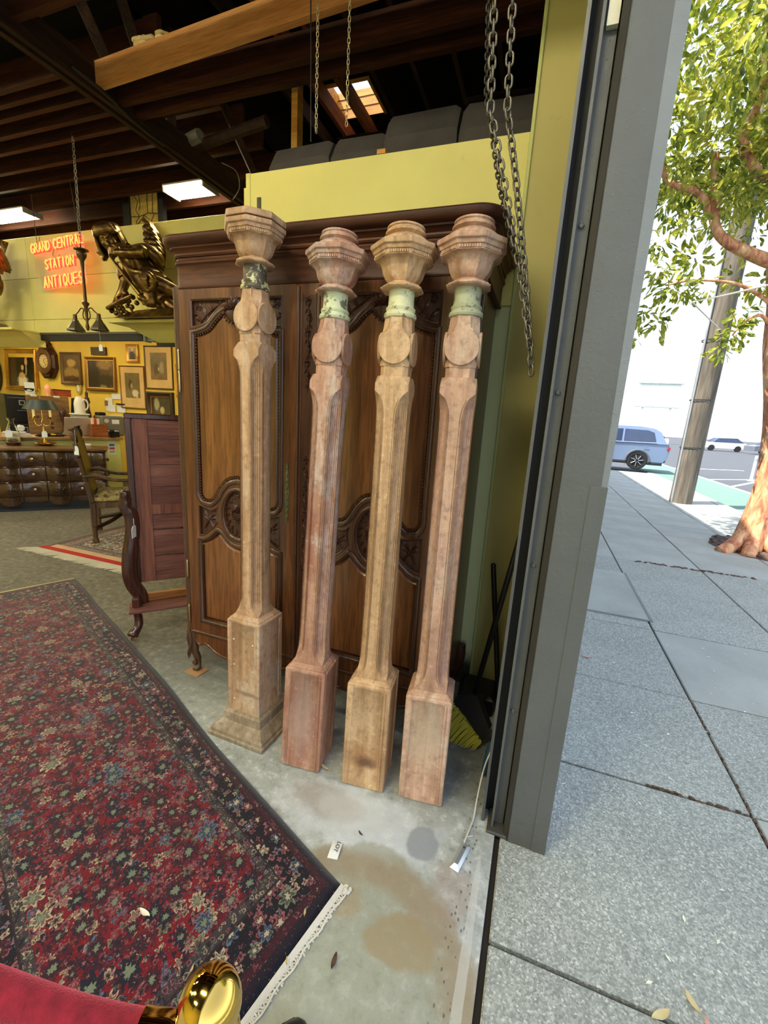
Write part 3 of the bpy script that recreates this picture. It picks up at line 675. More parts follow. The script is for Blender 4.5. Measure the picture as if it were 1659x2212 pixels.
def door(x, flip):
    d = bpy.data.objects.new('door', MB().holed([(-DW,Z0),(DW,Z0),(DW,Z1),(-DW,Z1)], [upper, lower, oval, cell, cellr, span], 0, .03).mesh('door'))
    COL.objects.link(d); d.parent = ar; d.location = (x, -.004, 0); d.data.materials.append(M['wal'])
    MB().b2((-DW+.01,.014,Z0+.01),(DW-.01,.03,Z1-.01)).obj('panel_back', M['wal_dark'], d)
    for lp, nm in ((upper,'upper_panel'), (lower,'lower_panel')):
        a, b = inset(lp, .018), inset(lp, .032)
        mb = MB(); n = len(a)
        mb.add([(p[0],.014,p[1]) for p in a]+[(p[0],.002,p[1]) for p in b], [(j,(j+1)%n,n+(j+1)%n,n+j) for j in range(n)])
        mb.holed(b, [], .002, .003)
        mb.obj(nm, M['wal_field'], d, 30)
    mo = MB()
    for lp in (upper, lower): mo.sweep(lp, BEAD if sum(lp[i][0]*lp[(i+1)%len(lp)][1]-lp[(i+1)%len(lp)][0]*lp[i][1] for i in range(len(lp))) > 0 else [(-a, b) for a, b in BEAD], True)
    mo.sweep(oval, [(q*.9, e) for q, e in BEAD], True)
    mo.sweep([(x_, z_+.012) for x_, z_ in mir(top_c)], [(-.008,0),(-.006,.006),(0,.009),(.006,.006),(.008,0),(.008,-.01),(-.008,-.01)])
    for lp in (cell, cellr): mo.sweep(lp, [(-.004,0),(0,.004),(.004,0),(.003,-.01),(-.003,-.01)], True)
    mo.sweep([(-.25,1.83),(-.25,1.972),(.25,1.972),(.25,1.83)], [(-.005,0),(0,.005),(.005,0),(.004,-.01),(-.004,-.01)])
    mo.obj('moulding', M['wal_edge'], d, 40)
    bd = MB(); U = inset(upper, .019)
    acc = 0
    for i in range(len(U)):
        a, b = Vector(U[i]), Vector(U[(i+1)%len(U)]); L = (b-a).length; k = acc
        while k < L: p = a+(b-a)*(k/L); bd.ball((p.x,.004,p.y), (.0034,.006,.0055), None, 5, 3); k += .015
        acc = k-L
    tag(bd.obj('bead_row', M['wal_edge'], d, 180), kind='stuff')
    cv = MB()
    for s in (1,-1): carve_span(cv, s)
    cv.obj('spandrel_carving', M['wal_dark'], d, 60).location = (0,.012,0)
    cv = MB(); carve_basket(cv, 0, 1.915, .062); cv.obj('basket_carving', M['wal_dark'], d, 60).location = (0,-.004,0)
    cv = MB(); carve_basket(cv, 0, .97, .05)
    for k in range(16): a = 2*pi*k/16; leaf_c(cv, .06*cos(a), .962+.085*sin(a), a+.7, .03, .013)
    for k in range(26): a = 2*pi*k/26; cv.ball((.084*cos(a), -.002, .962+.116*sin(a)), (.005,.005,.005), None, 5, 3)
    cv.obj('medallion_carving', M['wal_dark'], d, 60).location = (0,.013,0)
    for s in (-1,1):
        cv = MB(); flower_c(cv, s*.188, .912, .026, 0, 5, .3)
        for a in (50,125,235,305,20,160): leaf_c(cv, s*.188+.012*cos(radians(a)), .912+.012*sin(radians(a)), radians(a), .055 if a in (50,125,235,305) else .035, .016)
        cv.obj('rosette_carving', M['wal_dark'], d, 60).location = (0,.013,0)
    ex = .285*(1 if not flip else -1)
    es = MB(); out = []
    for k in range(41):
        t = k/40; out.append((.0045+.0085*abs(sin(pi*t*1.0))*(.75+.25*sin(26*t)), .965+.285*t))
    es.poly([(ex+a, b) for a, b in out]+[(ex-a, b) for a, b in reversed(out)], -.003, .0)
    for k in range(9): es.ball((ex, -.003, .99+.03*k), (.006,.004,.009+.003*(k%2)), None, 8, 5)
    es.obj('escutcheon', M['verdigris'], d, 40)
    hx = -.332*(1 if not flip else -1)
    for z in (1.70,1.6,.62,.36):
        MB().lathe([(0,z-.055),(.004,z-.05),(.0055,z-.04),(.0055,z+.04),(.004,z+.05),(0,z+.056)], 10, T(hx,-.006,0)).obj('hinge', M['old_brass'], d, 40)
    return d
M['verdigris'] = plain('green tarnished brass', srgb(112,118,84), .45, .6, .5, .4, 120, .3, 30)
M['old_brass'] = plain('polished old brass', srgb(206,180,130), .25, .9)
dl = door(-.383, False); dr = door(.347, True); dr.scale.x = .92
MB().b2((.647,.0,.255),(.706,.03,2.02)).obj('side_stile', M['wal'], ar)
# centre stile with carved garlands
cs = MB().b2((-.056,.0,.25),(.056,.03,2.022)); cs.obj('centre_stile', M['wal'], ar)
for s in (-1,1):
    MB().tube([(s*.05,-.003,.26),(s*.05,-.003,2.01)], .0075, 8).obj('stile_bead', M['wal_edge'], ar, 60)
    MB().tube([(s*.034,-.001,.3),(s*.034,-.001,1.98)], .0035, 8).obj('stile_bead', M['wal_edge'], ar, 60)
MB().b2((-.03,-.0015,.3),(.03,.002,1.975)).obj('stile_sunk_panel', M['wal_dark'], ar)
for zc, n in ((1.955,6),(1.28,9)):
    cv = MB()
    for k in range(n):
        z = zc-k*.062; b = .004*((k%2)*2-1)
        flower_c(cv, b, z, .019 if k%2 == 0 else .013, 0, 5, k*.6)
        for a in (-60,-120,60,120): leaf_c(cv, b, z-.03, radians(a), .03, .011, .007)
        branch(cv, [(b,z),(0,z-.062)], .0025)
    cv.obj('garland_carving', M['wal_dark'], ar, 60).location = (0,-.0015,0)
# apron and scroll feet
ah = sp2([(-.685,.235),(-.685,.19),(-.66,.165),(-.63,.18),(-.6,.175),(-.55,.145),(-.48,.128),(-.36,.135),(-.2,.15),(-.1,.165),(0,.155)], 5)
al = mir(ah); ap = MB().poly(clean([(-.70,.262)]+al+[(.70,.262)]), -.002, .025); ap.obj('apron', M['wal'], ar)
MB().sweep([(x, z+.012) for x, z in al[4:-4]], [(-.004,0),(0,.005),(.004,0),(.003,-.008),(-.003,-.008)]).obj('apron_moulding', M['wal_edge'], ar, 40)
MB().tube([(-.70,-.004,.255),(.70,-.004,.255)], .009, 8).obj('base_moulding', M['wal_edge'], ar, 60)
for s in (-1,1):
    for yy in (0,.48):
        ft = MB(); pts = [(s*.718,yy+.012,.27),(s*.722,yy+.008,.2),(s*.715,yy+.012,.13),(s*.70,yy+.022,.07),(s*.694,yy+.018,.03),(s*.70,yy+.006,.012)]
        ft.tube(spline(pts, 4), [.032]*5+[.03]*4+[.022]*4+[.017]*4+[.02]*4, 10, None, True, (.8,1.05))
        for k in range(14):
            a = k*.5; rr = .017-.001*k; ft.ball((s*(.70+rr*cos(a)*.6), yy-.004, .05+rr*sin(a)), (.006,.006,.006), None, 6, 4)
        ft.box((s*.70,yy+.012,.012), (.034,.04,.02), None, .004)
        if yy == 0:
            leaf_c(ft, s*.716, .26, -pi/2, .12, .032, .02, yy-.018); leaf_c(ft, s*.716, .16, -pi/2+.2*s, .09, .024, .02, yy-.012)
        ft.obj('foot', M['wal_edge'] if yy == 0 else M['wal_dark'], ar, 50)
shm = MB().poly([(-.055,-.04),(.05,-.05),(.06,.03),(-.03,.045)], 0, .008, axis='z'); o = shm.obj('wood_shim', plain('pale shim', srgb(168,130,92), .7), None); o.location = (-1.705,1.755,0)
tag(o, 'thin pale wood shim under the front left wardrobe foot', 'shim')
for o in list(ar.children): 
    pass
ar.location.z = .008
# ================================================= big rug
def rug_mat(name, L, Wd, field, bcol, bands, end_b, fl_cols, scale=8.0, red_small=True):
    """pattern woven along UV metres: u 0..L, v 0..Wd"""
    t = NT(name); uv = t.co(kind='UV'); u, v, _ = t.sep(uv)[:3]
    wob = t.noise(uv, 30, 3, .6)
    wv = t.t.nodes.new('ShaderNodeTexNoise'); t.set(wv.inputs['Vector'], uv); wv.inputs['Scale'].default_value = 55; wv.inputs['Detail'].default_value = 4
    uvd = t.n('VectorMath', operation='ADD', i0=uv, i1=t.n('VectorMath', operation='MULTIPLY', i0=t.n('VectorMath', operation='SUBTRACT', i0=wv.outputs['Color'], i1=(.5,.5,.5)), i1=(.022,.022,0)))
    du = t.math('MULTIPLY', t.math('MINIMUM', u, t.math('SUBTRACT', L, u)), 1/end_b)
    dv = t.math('MINIMUM', v, t.math('SUBTRACT', Wd, v)); d = t.math('MINIMUM', du, dv)
    def flowers(scale, petals, r0, r1, cols, seedoff, thin=.5):
        q = t.n('Mapping', i0=uvd, iScale=(scale, scale, 1), iLocation=(seedoff, seedoff*.7, 0))
        vo = t.t.nodes.new('ShaderNodeTexVoronoi'); vo.voronoi_dimensions = '2D'; t.set(vo.inputs['Vector'], q); vo.inputs['Scale'].default_value = 1; vo.inputs['Randomness'].default_value = .75
        pos = t.n('VectorMath', operation='SUBTRACT', i0=q, i1=vo.outputs['Position'])
        px, py, _z = t.sep(pos)[:3]; ang = t.math('ARCTAN2', py, px); dist = vo.outputs['Distance']
        rc = t.sep(vo.outputs['Color'])
        nz = t.noise(q, 2.6, 4, .7); pet = t.math('ADD', .5, t.math('MULTIPLY', t.math('SINE', t.math('ADD', t.math('ADD', t.math('MULTIPLY', ang, petals), t.math('MULTIPLY', rc[0], 6.28)), t.math('MULTIPLY', nz, 5))), .5)); pet = t.math('ADD', t.math('MULTIPLY', pet, .6), t.math('MULTIPLY', nz, .45))
        rad = t.math('ADD', r0, t.math('MULTIPLY', pet, r1-r0)); rad = t.math('MULTIPLY', rad, t.math('ADD', .55, t.math('MULTIPLY', rc[1], .7)))
        m = t.smooth(t.math('SUBTRACT', dist, rad), .03, -.03)
        core = t.smooth(t.math('SUBTRACT', dist, t.math('MULTIPLY', rad, .38)), .02, -.02)
        ring = t.math('SUBTRACT', t.smooth(t.math('SUBTRACT', dist, t.math('MULTIPLY', rad, .75)), .03, -.03), core, clamp=True)
        col = t.ramp(rc[2], cols, 'CONSTANT')
        return m, core, ring, col, rc
    NAVY, CREAM, PINK, BLUE, SAGE, WINE = srgb(30,27,42), srgb(182,168,140), srgb(150,88,92), srgb(92,108,128), srgb(116,126,104), srgb(74,22,34)
    fld = t.mix(t.math('MULTIPLY', t.noise(uv, 7, 4), .6), field, tuple(x*.62 for x in field[:3])+(1,))
    # vine haze behind the flowers
    hz = t.smooth(t.math('ABSOLUTE', t.math('SUBTRACT', t.noise(uv, 9, 2, .5, 1.2), .5)), .03, .012)
    fld = t.mix(t.math('MULTIPLY', hz, .55), fld, NAVY)
    def layer(base, sc, pt, r0, r1, cols, so, centre, edge):
        m, co, ri, c, rc = flowers(sc, pt, r0, r1, cols, so)
        base = t.mix(m, base, c); base = t.mix(t.math('MULTIPLY', ri, .75), base, edge); return t.mix(co, base, centre)
    big = [(0, WINE), (.25, NAVY), (.45, PINK), (.6, WINE), (.72, NAVY), (.84, BLUE), (.94, CREAM)]
    small = [(0, NAVY), (.25, CREAM), (.42, NAVY), (.55, PINK), (.7, SAGE), (.8, WINE), (.9, BLUE)]
    fld = layer(fld, 46, 3, .12, .42, small, 3.3, NAVY, NAVY)
    fld = layer(fld, 29, 5, .10, .50, small, 1.1, PINK, NAVY)
    fld = layer(fld, 19, 6, .12, .44, small, 6.1, NAVY, WINE); fld = layer(fld, 12.5, 8, .18, .46, big, 0, SAGE, NAVY)
    brd = t.mix(t.noise(uv, 9, 3), bcol, tuple(x*.5 for x in bcol[:3])+(1,))
    brd = layer(brd, 34, 4, .12, .5, small, 7, NAVY, PINK)
    brd = layer(brd, 17, 6, .14, .5, [(0,PINK),(.2,BLUE),(.4,WINE),(.55,SAGE),(.7,CREAM),(.8,PINK)], 9, CREAM, NAVY)
    gd = layer(srgb(60,52,56), 60, 3, .2, .55, [(0,CREAM),(.35,SAGE),(.6,NAVY),(.8,PINK)], 2, NAVY, NAVY)
    mo = layer(srgb(64,26,36), 52, 4, .1, .45, [(0,NAVY),(.3,PINK),(.6,WINE),(.8,CREAM)], 4, NAVY, WINE)
    dd = t.math('ADD', d, t.math('MULTIPLY', t.math('SUBTRACT', wob, .5), .004))
    col = fld
    b0, b1, b2_, b3 = bands
    step = lambda e: t.smooth(dd, e+.0012, e-.0012)
    col = t.mix(step(b3), col, gd); col = t.mix(step(b3-.026), col, srgb(42,30,36)); col = t.mix(step(b3-.032), col, brd)
    col = t.mix(step(b2_), col, srgb(46,26,34)); col = t.mix(step(b2_-.006), col, mo); col = t.mix(step(b1), col, srgb(36,28,38)); col = t.mix(step(b0), col, srgb(24,24,38))
    sp = t.noise(uvd, 150, 3, .7); col = t.mix(t.math('MULTIPLY', t.smooth(sp, .62, .68), .5), col, CREAM); col = t.mix(t.math('MULTIPLY', t.smooth(sp, .40, .34), .6), col, NAVY)
    pile = t.noise(uv, 420, 2); col = t.mix(.25, col, t.mix(pile, (0,0,0,1), col), 'MIX')
    return t.B(Base_Color=col, Roughness=.95, Specular_IOR_Level=.1, Sheen_Weight=.25, Normal=t.bump(pile, .5, .004))
def rug(name, label, A, B, C, D, L, Wd, mat, th=.012, nu=120, nv=36, wav=.004, wobble=.008):
    """A-B near long edge (u), D-C far edge"""
    A, B, C, D = (Vector((*q, 0)) for q in (A, B, C, D)); me = bpy.data.meshes.new(name); vs = []; fs = []; uvs = {}
    for j in range(nv+1):
        for i in range(nu+1):
            s, r = i/nu, j/nv; p = A.lerp(B, s).lerp(D.lerp(C, s), r)
            e = min(j, nv-j, i, nu-i)
            z = th*(1 if e > 0 else .35)+wav*(sin(7*s*L+3*r)*sin(9*r*Wd+1.3))+wav
            nrm = Vector((-(B-A).y, (B-A).x, 0)).normalized()
            p = p+nrm*wobble*(sin(s*5.1*L/3)+.5*sin(s*11*L/3+1))*(1-r)
            vs.append((p.x, p.y, max(.003, z)))
    for j in range(nv):
        for i in range(nu): fs.append((j*(nu+1)+i, j*(nu+1)+i+1, (j+1)*(nu+1)+i+1, (j+1)*(nu+1)+i))
    n0 = len(vs)
    ring = [i for i in range(nu+1)]+[j*(nu+1)+nu for j in range(1, nv+1)]+[nv*(nu+1)+i for i in range(nu-1,-1,-1)]+[j*(nu+1) for j in range(nv-1,0,-1)]
    for q in ring: vs.append((vs[q][0], vs[q][1], .0005))
    for k in range(len(ring)): m = (k+1)%len(ring); fs.append((ring[k], n0+k, n0+m, ring[m]))
    me.from_pydata(vs, [], fs); me.update()
    ul = me.uv_layers.new(name='UVMap')
    for l in me.loops:
        q = l.vertex_index
        if q >= n0: q = ring[q-n0]
        ul.data[l.index].uv = (L*(q%(nu+1))/nu, Wd*(q//(nu+1))/nv)
    bm = bmesh.new(); bm.from_mesh(me); bmesh.ops.recalc_face_normals(bm, faces=bm.faces)
    up_ = sum(f.normal.z for f in bm.faces)
    if up_ < 0: bmesh.ops.reverse_faces(bm, faces=bm.faces)
    bm.to_mesh(me); bm.free()
    me.polygons.foreach_set('use_smooth', [True]*len(me.polygons))
    root = thing(name, label, 'rug', (A.x, A.y, 0)); o = bpy.data.objects.new('pile', me); COL.objects.link(o); o.parent = root; o.location = (-A.x, -A.y, 0)
    me.materials.append(mat); return root
rA, rB, rC, rD = (-3.563,2.35), (-.426,1.018), (-.63,.145), (-3.90,1.56)
rg = rug('persian_rug', 'large red Persian rug with a navy flowered border lying across the shop floor', rA, rB, rC, rD, 3.41, .86,
    rug_mat('red persian rug', 3.41, .86, srgb(122,18,33), srgb(30,25,36), (.014,.030,.052,.158), 1.35, None))
cream = plain('cream wool fringe', srgb(206,202,190), .95, bump=.4, bscale=300)
fr_ = MB(); a, b = Vector((*rB,0)), Vector((*rC,0)); dn = Vector((.972,-.235,0))
for k in range(150):
    p = a.lerp(b, k/149); l = .024+.008*random.random(); w = .005*sin(k*1.9)
    fr_.tube([p+Vector((0,0,.006)), p+dn*l*.5+Vector((0,w,.005)), p+dn*l+Vector((0,-w+.004*random.random(),.003))], .0026, 4)
fr_.tube([(a.lerp(b, k/40)+dn*(.024+.004*sin(k*1.3))+Vector((0,0,.005))) for k in range(41)], .003, 5)
fr_.loft([[tuple(a+dn*q+Vector((0,0,z))) for q, z in ((-.002,.012),(.008,.010),(.015,.005))], [tuple(b+dn*q+Vector((0,0,z))) for q, z in ((-.002,.012),(.008,.010),(.015,.005))]], None, False, False)
for k in range(12): fr_.ball(tuple(a+dn*.02+Vector((.008*random.uniform(-1,1.5), .012*random.uniform(-1,1), .006))), (.006,.006,.005), None, 6, 4)
o = fr_.obj('fringe', cream, rg); o.location = (-rA[0], -rA[1], 0); o['kind'] = 'stuff'
sv = MB(); sv.tube([Vector((*rA,.008)).lerp(Vector((*rD,.008)), k/20) for k in range(21)], .006, 5)
o = sv.obj('end_binding', plain('yellowed binding', srgb(196,184,130), .9), rg); o.location = (-rA[0], -rA[1], 0)
# ================================================= small rug under the armchair
mb2 = rug_mat('ivory persian rug', 1.9, 1.25, srgb(168,142,112), srgb(96,70,58), (.001,.055,.075,.24), 1.0, None)
sA, sB = (-4.62,2.72), (-3.0,2.72)
r2 = rug('small_rug', 'small ivory rug with a red end stripe and white fringe under the armchair', (-4.62,2.74), (-3.05,2.74), (-3.2,4.5), (-4.75,4.4), 1.57, 1.7,
    rug_mat('ivory rug', 1.57, 1.7, srgb(206,184,152), srgb(150,122,98), (.002,.01,.10,.24), 1.0, None), .01, 40, 40, .002, .0)
mb = MB().b2((-4.615,2.735,.003),(-3.06,2.80,.0165)); o = mb.obj('red_stripe', plain('red wool', srgb(172,34,30), .95), r2); o.location = (4.62,-2.74,0)
mb = MB().b2((-4.55,2.80,.003),(-3.06,2.875,.0163)); o = mb.obj('tan_stripe', plain('tan wool', srgb(190,158,124), .95), r2); o.location = (4.62,-2.74,0)
f2 = MB()
for k in range(170):
    x = lerp(-4.63, -3.05, k/169); l = .1+.03*random.random(); sk_ = -.1-.06*random.random()
    f2.tube([(x,2.735,.008),(x+sk_*.5,2.735-l*.5,.01),(x+sk_,2.735-l,.005)], [.006,.005,.002], 4)
o = f2.obj('fringe', plain('white fringe', srgb(186,180,160), .95), r2); o.location = (4.62,-2.74,0); o['kind'] = 'stuff'
# ================================================= brass stanchion and velvet rope
brass = NT('polished brass'); _v = brass.co(); brass.B(Base_Color=srgb(222,184,92), Metallic=1, Roughness=brass.ramp(brass.noise(_v, 30, 5), [(.4,.06),(.75,.2)])); M['brass'] = brass.m
stn = thing('stanchion', 'polished brass ball-top stanchion post at the bottom edge', 'stanchion', (-.236,.242,0))
MB().lathe([(0,0),(.16,0),(.162,.006),(.155,.014),(.09,.024),(.03,.04),(.024,.055),(0,.055)], 40).obj('base', M['brass'], stn, 35)
MB().lathe([(.021,.05),(.021,.87)], 24, None, False).obj('pole', M['brass'], stn, 180)
MB().lathe([(0,.86),(.024,.86),(.027,.866),(.024,.872),(.027,.876),(.0285,.884),(.026,.892),(.021,.896),(.016,.902),(.014,.908),(.02,.912)], 28).obj('collar', M['brass'], stn, 40)
MB().lathe([(0,.909)]+[(.0305*sin(pi*k/20), .942-.033*cos(pi*k/20)) for k in range(2,20)]+[(0,.975)], 36, T(0,0,-.017)).obj('ball_finial', M['brass'], stn, 180)
rp = [(-.262,.232,.882),(-.29,.222,.878),(-.33,.208,.884),(-.38,.191,.898),(-.44,.172,.920),(-.52,.146,.95),(-.60,.12,.975)]
rope = thing('velvet_rope', 'red velvet barrier rope hooked to the brass stanchion', 'rope', (-.262,.232,.882))
vl = NT('red velvet'); _v = vl.co(); vl.B(Base_Color=vl.ramp(vl.noise(_v, 60, 4), [(.3, srgb(112,10,26)), (.7, srgb(150,24,44))]), Roughness=.9, Sheen_Weight=.8, Sheen_Roughness=.4, Sheen_Tint=srgb(255,130,150), Normal=vl.bump(vl.noise(_v, 500, 3), .6, .003))
off = Vector(rp[0])
MB().tube([p-off for p in spline(rp[1:], 8)], [.0175]*2+[.019]*200 if False else .019, 18).obj('velvet_tube', vl.m, rope, 180)
MB().tube([Vector(p)-off for p in (rp[0], (-.275,.227,.88), (-.292,.2215,.878), (-.305,.217,.88))], [.012,.0195,.0205,.0205], 20).obj('brass_ferrule', M['brass'], rope, 50)
hk = MB(); hk.tube([(.0+.012*cos(a), .0, .0+.012*sin(a)) for a in [pi*1.4*k/10 for k in range(11)]], .003, 8); hk.obj('hook', M['brass'], rope, 180)
# ================================================= things on the near floor
blk = plain('black leather', srgb(22,22,24), .35, bump=.15, bscale=60)
sh = thing('black_shoe', 'toe of a black shoe at the bottom edge beside the rug', 'shoe', (-.415,.545,0), radians(-20))
up_ = MB().loft([[(.036*w*cos(2*pi*k/20), y, max(.006, .012+h*max(0,sin(2*pi*k/20))) if sin(2*pi*k/20) > 0 else .006) for k in range(20)] for y, w, h in ((.145,.25,.02),(.135,.72,.035),(.11,1.05,.046),(.07,1.2,.052),(.02,1.15,.062),(-.04,.95,.078),(-.1,.85,.095),(-.13,.8,.1),(-.15,.6,.09))])
up_.obj('upper', blk, sh, 60)
so = MB().poly([(.045*w*s, y) for s, lst in ((1, ((.15,.2),(.138,.75),(.11,1.05),(.05,1.15),(-.04,.95),(-.15,.8))), (-1, ((-.15,.8),(-.04,.95),(.05,1.15),(.11,1.05),(.138,.75),(.15,.2)))) for y, w in lst], 0, .012, axis='z')
so.obj('sole', plain('rubber sole', srgb(14,14,15), .7), sh)
lp = thing('paper_label', 'curled white paper tag with printed capitals on the floor beside the rug corner', 'label', (-.497,1.117,.001), radians(8))
MB().loft([[(-.02,-.033,.001),(.016,-.031,.001)], [(-.019,-.01,.006),(.017,-.009,.005)], [(-.018,.012,.007),(.017,.013,.006)], [(-.021,.032,.001),(.017,.031,.003)]], None, False, False).obj('paper', plain('white card', srgb(226,228,226), .7), lp)
def text(body, size, mat, parent, M4, ext=.0004, name='lettering', sx=1.0, align='CENTER'):
    c = bpy.data.curves.new(name, 'FONT'); c.body = body; c.size = size; c.extrude = ext; c.align_x = align; c.align_y = 'CENTER'
    o = bpy.data.objects.new(name, c); COL.objects.link(o)
    dg = bpy.context.evaluated_depsgraph_get(); me = bpy.data.meshes.new_from_object(o.evaluated_get(dg)); bpy.data.objects.remove(o)
    o = bpy.data.objects.new(name, me); COL.objects.link(o); me.materials.clear(); me.materials.append(mat); o.parent = parent
    o.matrix_local = M4 @ Matrix.Diagonal((sx,1,1,1)); return o
INK = plain('black ink', srgb(30,32,38), .7)
text('LOT', .02, INK, lp, T(.003,.008,.0078) @ RZ(radians(-97)))
# alarm contact and lead
pg = thing('alarm_contact', 'small silver door alarm contact with a white lead on the floor', 'sensor', (-.082,1.262,0), radians(-14))
sil = plain('brushed silver', srgb(186,194,202), .3, .7)
MB().loft([[(-.016,-.055,0),(.016,-.055,0),(.016,.055,0),(-.016,.055,0)], [(-.016,-.055,.006),(.016,-.055,.006),(.016,.055,.006),(-.016,.055,.006)], [(-.006,-.04,.017),(.007,-.04,.017),(.007,.04,.017),(-.006,.04,.017)]]).obj('housing', sil, pg)
MB().lathe([(0,.015),(.004,.015),(.004,.0185),(0,.019)], 10, T(.0,.03,0)).obj('screw', M['steel_dark'], pg); MB().lathe([(0,.012),(.004,.012),(.004,.0165),(0,.017)], 10, T(.004,-.046,-.006)).obj('screw', M['steel_dark'], pg)
ld = MB().tube([p-Vector((-.082,1.262,0)) for p in spline([(-.079,1.318,.006),(-.07,1.38,.006),(-.062,1.43,.01),(-.06,1.49,.05),(-.05,1.55,.14),(-.03,1.6,.2)], 6)], .0032, 6); o = ld.obj('lead', plain('white lead', srgb(206,206,198), .5), pg, 180); o.rotation_euler.z = radians(14)
MB().tube([(0.004,.1,.005),(-.012,.085,.004),(-.018,.06,.003)], .0022, 5).obj('stripped_wire', plain('white lead 2', srgb(196,196,186), .5), pg)
# fallen leaves: floor and pavement
leafm = [plain('dry leaf', srgb(206,190,140), .7), plain('brown leaf', srgb(84,64,48), .8), plain('pale leaf', srgb(226,224,206), .7), plain('pink leaf', srgb(208,160,150), .7)]
def leaf_mesh(L, w, curl):
    rs = []
    for k in range(6):
        t = k/5; y = L*(t-.5); q = w*sin(pi*(.06+.88*t)); rs.append([(-q, y, .003+curl*abs(t-.5)), (0, y, .001+curl*abs(t-.5)*.4), (q, y, .003+curl*abs(t-.5))])
    return MB().loft(rs, None, False, False)
for (x, y, L, rz, m, z, lb) in ((-.925,.712,.042,85,2,.022,'pale dry leaf lying on the red rug field'), (-.49,.892,.02,20,0,.02,'small yellow leaf lying on the rug border near its corner'), (-.475,.77,.02,30,0,.02,'small yellow leaf on the rug edge nearest the fringe'), (-.7,.66,.018,10,0,.02,'tiny yellow leaf on the rug, left of the brass ball'),
    (.487,1.05,.06,-55,0,.002,'long tan leaf on the pavement joint at the bottom right'), (.575,1.112,.05,30,0,.002,'long narrow tan leaf on the pavement above the bottom right joint'), (.60,1.075,.035,10,3,.002,'small pinkish leaf on the pavement at the bottom right'),
    (.462,2.95,.06,80,3,.002,'pinkish leaf on the pavement beside the steel post'), (-.36,.83,.04,5,1,.002,'dark dry leaf on the concrete beside the rug corner'), (-.44,1.205,.022,60,1,.002,'brown leaf scrap on the floor in front of the leaning posts'), (-.7,1.42,.045,70,0,.003,'yellow wood chip by the foot of the reddish porch post')):
    o = leaf_mesh(L, L*.17, .012).obj('fallen_leaf', leafm[m], None, 60); o.location = (x, y, z); o.rotation_euler.z = radians(rz); tag(o, lb, 'leaf')
lt = MB(); rnd = random.Random(4)
for k in range(420):
    x = rnd.uniform(.06,3.6); y = rnd.uniform(.3,9); s = rnd.uniform(.003,.009)
    if x < .26 and y > 1.3: continue
    a = rnd.uniform(0,6.28); lt.add([(x+s*1.6*cos(a), y+s*1.6*sin(a), .002), (x-s*.6*sin(a), y+s*.6*cos(a), .004), (x-s*1.6*cos(a), y-s*1.6*sin(a), .002), (x+s*.6*sin(a), y-s*.6*cos(a), .003)], [(0,1,2,3)])
tag(lt.obj('pavement_litter', leafm[2]), 'scattered pale leaf flakes on the pavement slabs', 'litter', kind='stuff')
lt = MB()
for k in range(60):
    t_ = rnd.random(); x = 1.0+rnd.uniform(-.006,.006); y = lerp(1.7,2.7,t_); lt.ball((x,y,-.004), (.006,.012,.005), None, 5, 3)
for k in range(70):
    t_ = rnd.random(); x = lerp(1.2,2.4,t_); y = 5.62+rnd.uniform(-.03,.03); lt.ball((x,y,-.002), (.02,.02,.007), None, 5, 3)
for k in range(26): lt.ball((lerp(.62,.98,rnd.random()), 1.9+rnd.uniform(-.008,.008), -.002), (.012,.007,.006), None, 5, 3)
tag(lt.obj('joint_debris', leafm[1]), 'brown leaf debris packed in the pavement joints', 'debris', kind='stuff')
ht = MB().box((.78,4.42,.0), (.5,1.24,.006), None, .002); o = ht.obj('pavement_hatch', M['pave']); sil2 = plain('dull steel rim', srgb(118,120,118), .6); tag(o, 'plain concrete utility cover set in the pavement beside the steel post', 'cover')
MB().b2((1.012,3.8,-.002),(1.03,5.04,.007)).obj('rim', sil2, o); MB().b2((.53,3.79,-.002),(1.03,3.806,.007)).obj('rim', sil2, o)
# ================================================= broom, spare handle, black bag in the corner
M['blackp'] = plain('black plastic', srgb(20,20,22), .4)
bt = thing('broom', 'black broom with yellow bristles standing behind the steel door jamb', 'broom', (-.1,1.9,0))
def D(p): return Vector(p)-Vector((-.1,1.9,0))
MB().tube([D((-.152,1.93,.2)), D((-.06,1.86,.86)), D((.0,1.81,1.27))], .013, 10).obj('handle', M['blackp'], bt, 180)
hd = MB().loft([[D(p) for p in q] for q in (((-.19,1.86,.205),(-.175,1.9,.22),(-.165,1.94,.215),(-.185,1.9,.185)), ((-.235,1.87,.17),(-.2,1.93,.215),(-.185,1.97,.19),(-.225,1.91,.15)), ((-.15,1.82,.09),(-.1,1.86,.17),(-.085,1.9,.15),(-.13,1.86,.07)), ((-.09,1.80,.03),(-.07,1.82,.09),(-.06,1.85,.08),(-.08,1.82,.02)))])
hd = MB(); hd.loft([[D((-.235+dx,1.9+dy,.165+dz)) for dx, dy, dz in ((-.01,-.03,0),(.012,-.02,.04),(.025,.02,.03),(.0,.02,-.01))], [D((-.155+dx,1.88+dy,.18+dz)) for dx, dy, dz in ((-.02,-.03,-.06),(.02,-.02,.06),(.035,.02,.05),(-.01,.02,-.07))], [D((-.075+dx,1.85+dy,.055+dz)) for dx, dy, dz in ((-.01,-.03,-.02),(.015,-.02,.05),(.025,.02,.045),(.0,.02,-.03))]])
hd.obj('head', M['blackp'], bt, 40)
ybr = plain('yellow bristle', srgb(178,168,40), .6)
br_ = MB()
